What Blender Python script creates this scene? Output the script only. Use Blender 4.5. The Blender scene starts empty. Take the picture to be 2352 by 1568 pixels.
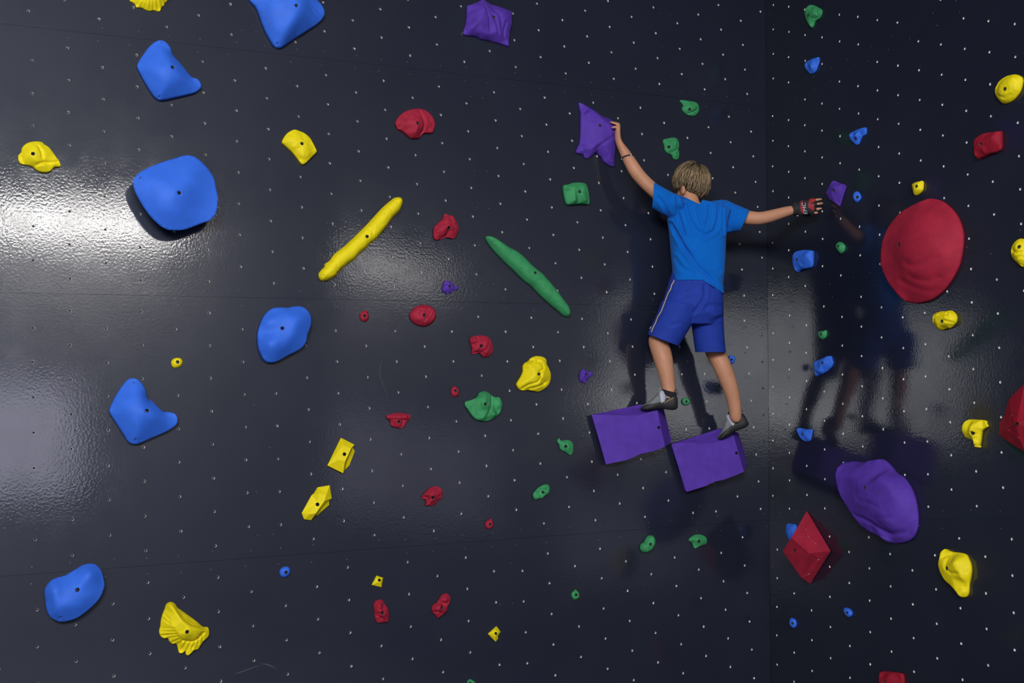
import bpy, bmesh, math, random
import numpy as np
from mathutils import Vector, Matrix, noise
from mathutils.geometry import delaunay_2d_cdt
from mathutils.bvhtree import BVHTree

# ------------------------------------------------------------------ camera, world, lights, exposure
scene = bpy.context.scene
COL = scene.collection
FPX = 2805.503446                      # focal length in pixels of the 2352 px wide frame
CR = np.array([0.89909487, -0.43363428, -0.05991442])
CD = np.array([0.00456982, 0.14615792, -0.98925072])
CF = np.array([0.43772998, 0.88915644, 0.13339147])
CP = np.array([-4.30327801, -5.6305957, 0.18957338])
cam_data = bpy.data.cameras.new('camera')
cam = bpy.data.objects.new('camera', cam_data)
COL.objects.link(cam)
m = Matrix.Identity(4)
for i in range(3):
    m[i][0], m[i][1], m[i][2], m[i][3] = CR[i], -CD[i], -CF[i], CP[i]
cam.matrix_world = m
cam_data.sensor_width = 36.0
cam_data.lens = FPX / 2352 * 36
cam_data.clip_start = 0.05
cam_data.clip_end = 100
scene.camera = cam

world = bpy.data.worlds.new('world')
scene.world = world
world.use_nodes = True
world.node_tree.nodes['Background'].inputs[0].default_value = (0.75, 0.82, 1.0, 1)
world.node_tree.nodes['Background'].inputs[1].default_value = 0.05

scene.view_settings.view_transform = 'Standard'
scene.view_settings.look = 'None'
scene.view_settings.gamma = 1.0
scene.view_settings.use_curve_mapping = False
scene.view_settings.exposure = 0.0
LAMP_STRIP = 32.0      # emission of the hanging tube lamps
WINDOW_LOW = 4.2       # emission of the daylight panes
LAMP_LEFT = 24.0

FLOOR_Z, CEIL_Z = -1.193, 5.2
BACK_Y, LEFT_X = -13.0, -11.0

def area_light(name, loc, target, sx, sy, watts, color=(1, 1, 1)):
    d = bpy.data.lights.new(name, 'AREA'); d.shape = 'RECTANGLE'
    d.size, d.size_y, d.energy, d.color = sx, sy, watts, color
    o = bpy.data.objects.new(name, d); COL.objects.link(o)
    o.location = loc
    o.rotation_euler = (Vector(target) - Vector(loc)).to_track_quat('-Z', 'Y').to_euler()
    return o

area_light('daylight_area', (-6.1, -8.0, 3.1), (-1.6, 0, 0.9), 3.2, 1.8, 510, (0.95, 0.97, 1.0))

# ------------------------------------------------------------------ pixel <-> place
def ray(px, py):
    d = CR * ((px - 1176) / FPX) + CD * ((py - 784) / FPX) + CF
    return d / np.linalg.norm(d)

class Wall:
    """a flat wall: origin o, axes u (along) and v (up), outward normal n (towards the room)"""
    def __init__(s, o, u, v, n):
        s.o, s.u, s.v, s.n = [np.array(a, float) for a in (o, u, v, n)]
    def hit(s, px, py, w=0.0):
        d = ray(px, py)
        return CP + d * ((s.n @ (s.o - CP) + w) / (s.n @ d))
    def uv(s, px, py, w=0.0):
        q = s.hit(px, py, w) - s.o
        return np.array([q @ s.u, q @ s.v])
    def at(s, uv, w):
        return s.o + s.u * uv[0] + s.v * uv[1] + s.n * w
    def lean(s, px, py):
        """shift in uv of the wall point seen behind a point raised by 1 m"""
        return s.uv(px, py, 0) - s.uv(px, py, 1e-3)

MAIN = Wall((0, 0, 0), (1, 0, 0), (0, 0, 1), (0, -1, 0))
NR = np.array([0.99425648, -0.0413953, -0.0986939]); NR /= np.linalg.norm(NR)
UR = np.array([-0.04277874, -0.9990132, -0.01194187]); UR -= NR * (UR @ NR); UR /= np.linalg.norm(UR)
VR = np.cross(NR, UR); VR = VR if VR[2] > 0 else -VR
RIGHT = Wall((0.00949, 0, 0), UR, VR, -NR)

def project(p):
    q = np.asarray(p, float) - CP
    z = q @ CF
    return 1176 + FPX * (q @ CR) / z, 784 + FPX * (q @ CD) / z

# ------------------------------------------------------------------ materials
def srgb(r, g, b):
    f = lambda c: (c / 255) / 12.92 if c / 255 <= 0.04045 else ((c / 255 + 0.055) / 1.055) ** 2.4
    return (f(r), f(g), f(b), 1)

def mat(name, color, rough=0.6, metal=0.0, spec=0.5, vary=0.12, vscale=18, bump=0.0, bscale=400, detail=4,
        emit=None, estr=0, rvary=0.0, sheen=0, coat=0, sss=0, stretch=None, dark=None):
    mt = bpy.data.materials.new(name); mt.use_nodes = True
    nt = mt.node_tree; b = nt.nodes['Principled BSDF']
    L = nt.links.new
    tc = nt.nodes.new('ShaderNodeTexCoord')
    vec = tc.outputs['Object']
    if stretch:
        mp = nt.nodes.new('ShaderNodeMapping'); mp.inputs['Scale'].default_value = stretch
        L(vec, mp.inputs[0]); vec = mp.outputs[0]
    b.inputs['Roughness'].default_value = rough
    b.inputs['Metallic'].default_value = metal
    b.inputs['Specular IOR Level'].default_value = spec
    n1 = nt.nodes.new('ShaderNodeTexNoise'); n1.inputs['Scale'].default_value = vscale; n1.inputs['Detail'].default_value = detail
    L(vec, n1.inputs['Vector'])
    cr = nt.nodes.new('ShaderNodeValToRGB')
    c = np.array(color[:3])
    cr.color_ramp.elements[0].position, cr.color_ramp.elements[1].position = 0.3, 0.7
    lo = np.array(dark[:3]) if dark else c * (1 - vary)
    cr.color_ramp.elements[0].color = (*lo, 1)
    cr.color_ramp.elements[1].color = (*np.minimum(c * (1 + vary), 1), 1)
    L(n1.outputs['Fac'], cr.inputs[0]); L(cr.outputs[0], b.inputs['Base Color'])
    if rvary:
        n3 = nt.nodes.new('ShaderNodeTexNoise'); n3.inputs['Scale'].default_value = vscale * 0.35; n3.inputs['Detail'].default_value = 6
        L(vec, n3.inputs['Vector'])
        mr = nt.nodes.new('ShaderNodeMapRange'); mr.inputs[1].default_value = .3; mr.inputs[2].default_value = .7
        mr.inputs[3].default_value = rough - rvary; mr.inputs[4].default_value = rough + rvary
        L(n3.outputs['Fac'], mr.inputs[0]); L(mr.outputs[0], b.inputs['Roughness'])
    if bump:
        n2 = nt.nodes.new('ShaderNodeTexNoise'); n2.inputs['Scale'].default_value = bscale; n2.inputs['Detail'].default_value = 3
        L(vec, n2.inputs['Vector'])
        bp = nt.nodes.new('ShaderNodeBump'); bp.inputs['Strength'].default_value = bump; bp.inputs['Distance'].default_value = 0.002
        L(n2.outputs['Fac'], bp.inputs['Height']); L(bp.outputs[0], b.inputs['Normal'])
    if emit:
        b.inputs['Emission Color'].default_value = emit; b.inputs['Emission Strength'].default_value = estr
    if sheen: b.inputs['Sheen Weight'].default_value = sheen
    if coat: b.inputs['Coat Weight'].default_value = coat
    if sss:
        b.inputs['Subsurface Weight'].default_value = sss
        b.inputs['Subsurface Radius'].default_value = (0.012, 0.005, 0.003)
        b.inputs['Subsurface Scale'].default_value = 0.5
    return mt

HOLD = {
    'yellow': mat('yellow_resin', (0.86, 0.70, 0.002), .62, vary=.05, bump=.25, bscale=500, spec=.35),
    'blue': mat('blue_resin', (0.034, 0.155, 0.76), .62, vary=.07, bump=.3, bscale=500, spec=.35),
    'purple': mat('purple_resin', (0.094, 0.036, 0.37), .72, vary=.12, bump=.45, bscale=420, spec=.3),
    'green': mat('green_resin', (0.042, 0.295, 0.105), .68, vary=.14, bump=.45, bscale=420, spec=.3),
    'red': mat('red_resin', (0.37, 0.014, 0.040), .70, vary=.14, bump=.6, bscale=380, spec=.3),
    'blue_letter': mat('worn_blue_resin', (0.10, 0.20, 0.75), .5, vary=.05),
    'darkred': mat('dark_red_resin', (0.30, 0.005, 0.022), .72, vary=.1, bump=.4, bscale=420, spec=.3),
}
M_BOLT = mat('bolt_steel', (0.10, 0.10, 0.105), .35, metal=.9, vary=.2)
M_WELL = mat('bolt_well', (0.02, 0.02, 0.022), .7)  # near-black sleeve colour, also paints in the shade deep inside the holes
M_SCREW = mat('screw_zinc', (0.62, 0.62, 0.66), .4, metal=.3, vary=.15)

# ------------------------------------------------------------------ object helpers
def link(name, verts, faces, mats, parent=None, smooth=False, loc=None, fmat=None):
    me = bpy.data.meshes.new(name)
    V = np.asarray(verts, float)
    if loc is not None: V = V - np.asarray(loc)
    me.from_pydata(V.tolist(), [], [list(map(int, f)) for f in faces])
    for mt in (mats if isinstance(mats, (list, tuple)) else [mats]): me.materials.append(mt)
    if fmat is not None: me.polygons.foreach_set('material_index', fmat)
    if smooth: me.polygons.foreach_set('use_smooth', [True] * len(me.polygons))
    me.update()
    o = bpy.data.objects.new(name, me); COL.objects.link(o)
    if loc is not None: o.location = loc
    if parent is not None:
        o.parent = parent
        if loc is not None: o.location = np.asarray(loc) - np.asarray(parent.matrix_basis.translation)
        else: o.matrix_parent_inverse = Matrix.Translation(parent.matrix_basis.translation).inverted()
    return o

def fix_normals(o):
    bm = bmesh.new(); bm.from_mesh(o.data)
    bmesh.ops.recalc_face_normals(bm, faces=bm.faces)
    bm.to_mesh(o.data); bm.free()

def tag(o, label=None, cat=None, group=None, kind=None):
    if label: o['label'] = label
    if cat: o['category'] = cat
    if group: o['group'] = group
    if kind: o['kind'] = kind
    return o

def empty(name, loc=(0, 0, 0)):
    o = bpy.data.objects.new(name, None); COL.objects.link(o); o.location = loc; o.empty_display_size = .1
    return o

def box(x0, x1, y0, y1, z0, z1):
    v = [(x, y, z) for x in (x0, x1) for y in (y0, y1) for z in (z0, z1)]
    f = [(0, 1, 3, 2), (4, 6, 7, 5), (0, 4, 5, 1), (2, 3, 7, 6), (0, 2, 6, 4), (1, 5, 7, 3)]
    return v, f

# ------------------------------------------------------------------ room shell
M_FLOOR = mat('floor_mat', (0.10, 0.11, 0.13), .75, vary=.1, vscale=3, bump=.2, bscale=120)
M_CEIL = mat('ceiling_paint', (0.08, 0.08, 0.085), .9, vary=.04, vscale=2)
M_PLASTER = mat('plaster_wall', (0.62, 0.61, 0.62), .85, vary=.05, vscale=2, bump=.1, bscale=200)
M_BACKING = mat('plywood_backing', (0.03, 0.025, 0.02), .9)
M_EDGE = mat('plywood_edge', (0.05, 0.045, 0.04), .8, vary=.2, vscale=60)
M_TNUT = mat('t_nut_zinc', (0.80, 0.78, 0.74), .55, metal=0.0, vary=.15, vscale=40)

def wall_paint():
    mt = bpy.data.materials.new('wall_paint'); mt.use_nodes = True
    nt = mt.node_tree; b = nt.nodes['Principled BSDF']; L = nt.links.new; N = nt.nodes.new
    tc = N('ShaderNodeTexCoord')
    def nz(scale, detail, rough=.5, vec=None):
        n = N('ShaderNodeTexNoise'); n.inputs['Scale'].default_value = scale; n.inputs['Detail'].default_value = detail
        n.inputs['Roughness'].default_value = rough; L(vec or tc.outputs['Object'], n.inputs['Vector']); return n.outputs['Fac']
    def mr(x, a, b_, c, d):
        r = N('ShaderNodeMapRange'); r.inputs[1].default_value, r.inputs[2].default_value, r.inputs[3].default_value, r.inputs[4].default_value = a, b_, c, d
        L(x, r.inputs[0]); return r.outputs[0]
    # slow mottling of the paint + rolled stipple
    ramp = N('ShaderNodeValToRGB')
    ramp.color_ramp.elements[0].position, ramp.color_ramp.elements[1].position = .35, .7
    ramp.color_ramp.elements[0].color = (0.0066, 0.0092, 0.0215, 1)
    ramp.color_ramp.elements[1].color = (0.0094, 0.0122, 0.0255, 1)
    L(nz(2.2, 6, .6), ramp.inputs[0])
    # chalky scuffs : sparse small light specks
    mp = N('ShaderNodeMapping'); mp.inputs['Scale'].default_value = (1, 1, 2.2); L(tc.outputs['Object'], mp.inputs[0])
    sc = mr(nz(38, 5, .7, mp.outputs[0]), .66, .80, 0, .5)
    mix = N('ShaderNodeMix'); mix.data_type = 'RGBA'; L(sc, mix.inputs[0]); L(ramp.outputs[0], mix.inputs[6]); mix.inputs[7].default_value = (.040, .042, .050, 1)
    L(mix.outputs[2], b.inputs['Base Color'])
    L(mr(nz(3.0, 5, .6), .3, .7, .45, .55), b.inputs['Roughness'])
    b.inputs['Specular IOR Level'].default_value = .35
    b.inputs['Specular Tint'].default_value = (.86, .90, 1.0, 1)
    b.inputs['Coat Weight'].default_value = 1.0
    L(mr(nz(7.0, 9, .7), .35, .65, .05, .12), b.inputs['Coat Roughness'])
    bp = N('ShaderNodeBump'); bp.inputs['Strength'].default_value = .35; bp.inputs['Distance'].default_value = .0010
    L(nz(150, 3, .6), bp.inputs['Height']); L(bp.outputs[0], b.inputs['Normal'])
    bc = N('ShaderNodeBump'); bc.inputs['Strength'].default_value = .25; bc.inputs['Distance'].default_value = .0010
    L(nz(88, 1.5, .5), bc.inputs['Height']); L(bc.outputs[0], b.inputs['Coat Normal'])
    return mt
M_PAINT = wall_paint()

v, f = box(LEFT_X - .3, 1.2, BACK_Y - .3, .6, FLOOR_Z - .3, FLOOR_Z)
tag(link('floor', v, f, M_FLOOR), kind='structure')
v, f = box(LEFT_X - .3, 1.2, BACK_Y - .3, .6, CEIL_Z, CEIL_Z + .3)
tag(link('ceiling', v, f, M_CEIL), kind='structure')
v, f = box(LEFT_X - .3, 1.2, BACK_Y - .3, BACK_Y, FLOOR_Z, CEIL_Z)
wb = tag(link('wall_back', v, f, M_PLASTER), kind='structure')
v, f = box(LEFT_X - .3, LEFT_X, BACK_Y, .3, FLOOR_Z, CEIL_Z)
tag(link('wall_left', v, f, M_PLASTER), kind='structure')

def clip_poly(poly, a, b, c):
    """keep a*x + b*y <= c"""
    out = []
    for i in range(len(poly)):
        p, q = poly[i], poly[(i + 1) % len(poly)]
        dp, dq = a * p[0] + b * p[1] - c, a * q[0] + b * q[1] - c
        if dp <= 0: out.append(p)
        if dp * dq < 0:
            t = dp / (dp - dq); out.append((p[0] + (q[0] - p[0]) * t, p[1] + (q[1] - p[1]) * t))
    return out

def inside(poly, x, y):
    c = False; n = len(poly); j = n - 1
    for i in range(n):
        xi, yi = poly[i]; xj, yj = poly[j]
        if (yi > y) != (yj > y) and x < (xj - xi) * (y - yi) / (yj - yi) + xi: c = not c
        j = i
    return c

PT, NS = 0.018, 10
def panel(wall, poly, nuts, parent, screws=()):
    """one painted plywood panel with drilled T-nut holes; poly in wall uv"""
    pts, edges = [], []
    def loop(ps):
        k = len(pts); pts.extend(ps); edges.extend((k + i, k + (i + 1) % len(ps)) for i in range(len(ps)))
    loop(list(poly))
    r = 0.0068
    for (a, b) in nuts:
        loop([(a + r * math.cos(2 * math.pi * i / NS), b + r * math.sin(2 * math.pi * i / NS)) for i in range(NS)])
    vv, ee, ff = delaunay_2d_cdt([Vector(p) for p in pts], edges, [], 1, 1e-7)[:3]
    nutset = np.array(nuts) if len(nuts) else np.zeros((0, 2))
    V2 = np.array([(p.x, p.y) for p in vv]); F = []
    for t in ff:
        c = V2[list(t)].mean(0)
        if len(nutset) and np.min(np.sum((nutset - c) ** 2, 1)) < (r * .8) ** 2: continue
        F.append(t)
    V3 = [wall.at(p, 0) for p in V2]
    k = len(V3); n = len(poly)
    for p in poly: V3.append(wall.at(p, 0))
    for p in poly: V3.append(wall.at(p, -PT))
    fm = [0] * len(F)
    for i in range(n):
        F.append((k + i, k + (i + 1) % n, k + n + (i + 1) % n, k + n + i)); fm.append(1)
    o = link('climbing_panel', V3, F, [M_PAINT, M_EDGE], parent, fmat=fm)
    fix_front(o, wall)
    if len(nuts):
        V, F, fm = [], [], []
        for (a, b) in nuts:
            k = len(V)
            for (rr, w) in ((r, 0.0), (r * .82, -0.0012), (r * .82, -0.013)):
                V += [wall.at((a + rr * math.cos(2 * math.pi * i / NS), b + rr * math.sin(2 * math.pi * i / NS)), w) for i in range(NS)]
            for q in (0, 1):
                for i in range(NS):
                    F.append((k + q * NS + i, k + q * NS + (i + 1) % NS, k + (q + 1) * NS + (i + 1) % NS, k + (q + 1) * NS + i)); fm.append(0)
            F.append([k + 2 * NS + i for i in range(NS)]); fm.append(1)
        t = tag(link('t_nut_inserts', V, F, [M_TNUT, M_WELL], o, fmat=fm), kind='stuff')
    if len(screws):
        V, F = [], []
        for (a, b) in screws:
            k = len(V); rr = .0032
            for w, q in ((0.0, 1.0), (0.0009, .7)):
                V += [wall.at((a + q * rr * math.cos(2 * math.pi * i / 6), b + q * rr * math.sin(2 * math.pi * i / 6)), w) for i in range(6)]
            F += [(k + i, k + (i + 1) % 6, k + 6 + (i + 1) % 6, k + 6 + i) for i in range(6)] + [[k + 6 + i for i in range(6)]]
        tag(link('screw_heads', V, F, M_SCREW_DULL, o), kind='stuff')
    return o

def fix_front(o, wall):
    for p in o.data.polygons:
        if p.material_index == 0 and p.normal.dot(Vector(wall.n)) < 0: p.flip()
    o.data.update()
M_SCREW_DULL = mat('painted_screw', (0.10, 0.10, 0.11), .5, vary=.5, vscale=30)

SEAM = [FLOOR_Z, 0.027, 1.237, 2.457, 3.672, CEIL_Z]
P = 0.1524; KX, KZ = -3.8496, 0.9322
def main_grid(ou, ov):
    def g(poly, x0, x1, z0, z1):
        out = []
        for k in range(-20, 32):
            for r in range(-32, 20):
                x, z = KX + P * (k + ou), KZ - P * (r + .5 * (k % 2) + ov)
                if x0 + .03 < x < x1 - .03 and z0 + .03 < z < z1 - .03 and inside(poly, x + .03, z) and inside(poly, x - .03, z): out.append((x, z))
        return out
    return g
rng = random.Random(4)
def jit(l): return [(a + rng.uniform(-.002, .002), b + rng.uniform(-.002, .002)) for a, b in l]
def edge_screws(poly, x0, x1, z0, z1):
    s = []
    n = max(2, int((x1 - x0) / .152))
    for i in range(n):
        x = x0 + (i + .5) * (x1 - x0) / n
        for z in (z0 + .035, z1 - .035):
            if inside(poly, x + .02, z) and rng.random() < .8: s.append((x + rng.uniform(-.02, .02), z + rng.uniform(-.006, .006)))
    for j in range(int((z1 - z0) / .2)):
        z = z0 + .1 + j * .2
        for x in (x0 + .035, x1 - .035):
            if inside(poly, x, z) and rng.random() < .6: s.append((x, z))
    return s

G = .0005
wv, wf = box(LEFT_X, 0.9, PT + .002, PT + .1, FLOOR_Z, CEIL_Z)
wall_front = tag(link('wall_front', wv, wf, M_BACKING), kind='structure')
rows = [  # z0, z1, seam positions, nut grids of the pieces
    (0, 1, [-6.53, -4.09, -1.65, 1.0], [(.047, .931), (.047, .931), (.063, .492)]),
    (1, 2, [-7.735, -5.295, -2.857, -.417, 1.0], [(0, 0), (0, 0), (-.012, .501), (-.012, .001)]),
    (2, 3, [-6.53, -4.09, -1.653, 1.0], [(.02, .031), (.02, .031), (.076, .039)]),
    (3, 4, [-7.735, -5.295, -2.857, -.417, 1.0], [(-.06, .52), (-.06, .52), (.02, .53), (.06, .53)]),
    (4, 5, [-6.53, -4.09, -1.653, 1.0], [None, None, None]),
]
for a, b, xs, gr in rows:
    z0, z1 = SEAM[a] + G, SEAM[b] - G
    for i in range(len(xs) - 1):
        x0, x1 = xs[i] + G * .3, xs[i + 1] - G * .3
        poly = clip_poly([(x0, z0), (x1, z0), (x1, z1), (x0, z1)], 1, -0.09926, 0.0085)
        nuts = jit(main_grid(*gr[i])(poly, x0, x1, z0, z1)) if gr[i] and x1 > -4.3 else []
        panel(MAIN, poly, nuts, wall_front, edge_screws(poly, x0, x1, z0, z1) if x1 > -4.3 else ())

# right wall : a gentle slab, rows horizontal
def rz(q): return RIGHT.uv(*project(q), 0)
ro = [RIGHT.at((a, b), w) for w in (-PT - .002, -PT - .1) for a, b in ((-.05, -1.35), (9.0, -1.35), (9.0, 5.35), (-.05, 5.35))]
wall_right = tag(link('wall_right', ro, [(0, 1, 2, 3), (4, 7, 6, 5), (0, 4, 5, 1), (1, 5, 6, 2), (2, 6, 7, 3), (3, 7, 4, 0)], M_BACKING), kind='structure')
P2 = P * 1.0136225
p0 = np.array([0.2147993, -0.37362752, 2.2250365]) - RIGHT.o
A0 = np.array([p0 @ RIGHT.u, p0 @ RIGHT.v])
def right_grid(ou, ov, flip_at=None):
    def g(poly, x0, x1, z0, z1):
        out = []
        for k in range(-6, 16):
            for r in range(-20, 34):
                s = .5 if flip_at is not None and k >= flip_at else 0
                x, z = A0[0] + P2 * (k + ou), A0[1] - P2 * (r + .49 * (k % 2) + ov + s)
                if x0 + .03 < x < x1 - .03 and z0 + .03 < z < z1 - .03 and inside(poly, x + .03, z) and inside(poly, x - .03, z): out.append((x, z))
        return out
    return g
rseam = [-1.33, 0.027, 1.245, 2.463, 3.68, 5.3]
rg = [(.293, .39), (.04, .45, 6), (0, 0), (.02, .5), None]
ca, cb = RIGHT.uv(*project((0.0095 + .09926 * -1.2, 0, -1.2))), RIGHT.uv(*project((0.0095 + .09926 * 3, 0, 3)))
sl = (cb[0] - ca[0]) / (cb[1] - ca[1])
for i in range(5):
    z0, z1 = rseam[i] + .0002, rseam[i + 1] - .0002
    for x0, x1 in ((-.5, 2.43), (2.432, 4.87), (4.872, 7.3)):
        # keep u >= corner line
        poly = clip_poly([(x0, z0), (x1, z0), (x1, z1), (x0, z1)], -1, sl, -(ca[0] - sl * ca[1]) - .001)
        nuts = jit(right_grid(*rg[i])(poly, x0, x1, z0, z1)) if rg[i] and x0 < 2 else []
        panel(RIGHT, poly, nuts, wall_right, edge_screws(poly, max(x0, 0), x1, z0, z1) if x0 < 2 else ())

# ------------------------------------------------------------------ lamps and windows behind the camera
M_LAMP = mat('lamp_tube', (.9, .9, .9), .4, emit=(1, .97, .93, 1), estr=LAMP_STRIP, vary=0)
M_FIX = mat('lamp_housing', (.55, .55, .56), .5, vary=.03)
M_PANE = mat('daylight_pane', (.7, .7, .8), .2, emit=(.80, .78, 1.0, 1), estr=WINDOW_LOW, vary=0)
M_FRAME = mat('window_frame_paint', (.5, .5, .5), .5, vary=.03)
M_LAMP2 = mat('bright_lamp_tube', (.9, .9, .9), .4, emit=(1, .98, .97, 1), estr=LAMP_LEFT, vary=0)
M_LAMP3 = mat('dim_lamp_tube', (.9, .9, .9), .4, emit=(1, .98, .97, 1), estr=LAMP_LEFT * .55, vary=0)
for x, hw, z, m_, lab in ((-2.2, 1.3, 4.25, M_LAMP, 'white box lamp hanging near the back wall, closest to the corner'), (-7.8, 1.3, 2.95, M_LAMP2, 'low white box lamp hanging near the back wall'), (-10.1, .7, 4.4, M_LAMP3, 'short white box lamp hanging beside the left wall')):
    t = empty('hanging_lamp', (x, -11.9, z))
    tag(t, lab, 'lamp', 'hanging box lamps')
    v, f = box(x - hw, x + hw, -12.05, -11.75, z + .45, z + .53); link('housing', v, f, M_FIX, t)
    v, f = box(x - hw + .05, x + hw - .05, -11.95, -11.85, z, z + .45); link('tube', v, f, m_, t)
    for s in (-1, 1):
        v, f = box(x + s * hw * .8 - .01, x + s * hw * .8 + .01, -11.91, -11.89, z + .53, CEIL_Z); link('suspension_rod', v, f, M_FIX, t)
for i, (x, z, w, h) in enumerate(((-3.8, 1.55, 3.2, 1.6), (-8.2, 0.9, 2.6, 1.3))):
    t = tag(empty('window_%d' % (i + 1), (x, BACK_Y, z - h / 2)), kind='structure')
    v, f = box(x - w / 2, x + w / 2, BACK_Y + .005, BACK_Y + .02, z - h / 2, z + h / 2); link('pane', v, f, M_PANE, t)
    for (a, b, c, d) in ((x - w / 2 - .06, x - w / 2, z - h / 2 - .06, z + h / 2 + .06), (x + w / 2, x + w / 2 + .06, z - h / 2 - .06, z + h / 2 + .06),
                         (x - w / 2, x + w / 2, z + h / 2, z + h / 2 + .06), (x - w / 2, x + w / 2, z - h / 2 - .06, z - h / 2), (x - .025, x + .025, z - h / 2, z + h / 2)):
        v, f = box(a, b, BACK_Y + .001, BACK_Y + .06, c, d); link('frame_bar', v, f, M_FRAME, t)

M_SCUFF = mat('rubber_scuff', (0.075, 0.076, 0.085), .7, vary=.3, vscale=40)
for org, ln, wd in (((550, 650), [(1290, 712), (1278, 712), (1266, 745), (1262, 785), (1268, 840), (1285, 890), (1303, 930), (1318, 975), (1332, 1020), (1348, 1065)], .0022), ((600, 1168), [(0, 1395), (40, 1398), (80, 1410), (115, 1428), (145, 1445)], .004), ((0, 1168), [(2110, 1488), (2180, 1465), (2260, 1435), (2345, 1408)], .004), ((1752, 1168), [(808, 315), (835, 333), (865, 352)], .0015)):
    wl = MAIN if org[0] < 1700 else RIGHT
    L = np.array([wl.uv(org[0] + a / 3.92, org[1] + b / 3.92, .0004) for a, b in ln]); T = np.gradient(L, axis=0); N_ = np.column_stack([-T[:, 1], T[:, 0]]); N_ /= np.linalg.norm(N_, axis=1)[:, None]
    t_ = np.sin(np.linspace(.3, math.pi - .2, len(L)))[:, None] * wd / 2
    V = [wl.at(q, .0004) for q in L + N_ * t_] + [wl.at(q, .0004) for q in L - N_ * t_]; n_ = len(L)
    link('scuff_mark', V, [(i, i + 1, n_ + i + 1, n_ + i) for i in range(n_ - 1)], M_SCUFF, wall_front if wl is MAIN else wall_right)

# ------------------------------------------------------------------ climbing holds
def catmull(pts, sub):
    pts = np.array(pts, float); n = len(pts); out = []
    for i in range(n):
        a, b, c, d = pts[i - 1], pts[i], pts[(i + 1) % n], pts[(i + 2) % n]
        for s in range(sub):
            t = s / sub
            out.append(.5 * ((2 * b) + (-a + c) * t + (2 * a - 5 * b + 4 * c - d) * t * t + (-a + 3 * b - 3 * c + d) * t ** 3))
    return np.array(out)

def resample(pts, step):
    pts = np.vstack([pts, pts[:1]]); out = []
    seg = np.linalg.norm(np.diff(pts[:, :2], axis=0), axis=1); L = seg.sum(); n = max(8, int(round(L / step)))
    cum = np.concatenate([[0], np.cumsum(seg)])
    for q in np.arange(n) * L / n:
        i = min(np.searchsorted(cum, q, 'right') - 1, len(seg) - 1)
        t = (q - cum[i]) / max(seg[i], 1e-12); out.append(pts[i] * (1 - t) + pts[i + 1] * t)
    return np.array(out)

def seg_dist(Q, a, b):
    ab = b - a; t = np.clip(((Q - a) @ ab) / max(ab @ ab, 1e-15), 0, 1)
    return np.linalg.norm(Q - (a + t[:, None] * ab), axis=1)

def poly_inside(poly, Q):
    x, y = Q[:, 0], Q[:, 1]; c = np.zeros(len(Q), bool); n = len(poly)
    for i in range(n):
        xi, yi = poly[i]; xj, yj = poly[i - 1]
        if yi == yj: continue
        c ^= ((yi > y) != (yj > y)) & (x < (xj - xi) * (y - yi) / (yj - yi) + xi)
    return c

def tri_interp(vv, ff, h, Q):
    out = np.full(len(Q), np.nan)
    for t in ff:
        a, b, c = vv[t[0]], vv[t[1]], vv[t[2]]
        den = (b[1] - c[1]) * (a[0] - c[0]) + (c[0] - b[0]) * (a[1] - c[1])
        if abs(den) < 1e-15: continue
        l1 = ((b[1] - c[1]) * (Q[:, 0] - c[0]) + (c[0] - b[0]) * (Q[:, 1] - c[1])) / den
        l2 = ((c[1] - a[1]) * (Q[:, 0] - c[0]) + (a[0] - c[0]) * (Q[:, 1] - c[1])) / den
        l3 = 1 - l1 - l2
        ok = (l1 > -1e-6) & (l2 > -1e-6) & (l3 > -1e-6)
        out[ok] = l1[ok] * h[t[0]] + l2[ok] * h[t[1]] + l3[ok] * h[t[2]]
    return out

BOLT = {}
def bolt_mesh(kind='m'):
    if kind in BOLT: return BOLT[kind]
    V, F, n = [], [], 12
    def ring(r, z, k=12): V.extend((r * math.cos(2 * math.pi * i / 12), r * math.sin(2 * math.pi * i / 12), z) for i in range(12))
    ring(.0062, -.004); ring(.0062, .003); ring(.0055, .0038); ring(.0036, .0038)
    V.extend(((.0036 if i % 2 == 0 else .0031) * math.cos(2 * math.pi * i / 12), (.0036 if i % 2 == 0 else .0031) * math.sin(2 * math.pi * i / 12), .0005) for i in range(12))
    for q in range(4):
        F += [(q * 12 + i, q * 12 + (i + 1) % 12, q * 12 + 12 + (i + 1) % 12, q * 12 + 12 + i) for i in range(12)]
    F.append([48 + i for i in range(12)])
    me = bpy.data.meshes.new('bolt'); me.from_pydata(V, [], F); me.materials.append(M_BOLT if kind == 'm' else M_SCREW); me.update(); BOLT[kind] = me
    return me

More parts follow.
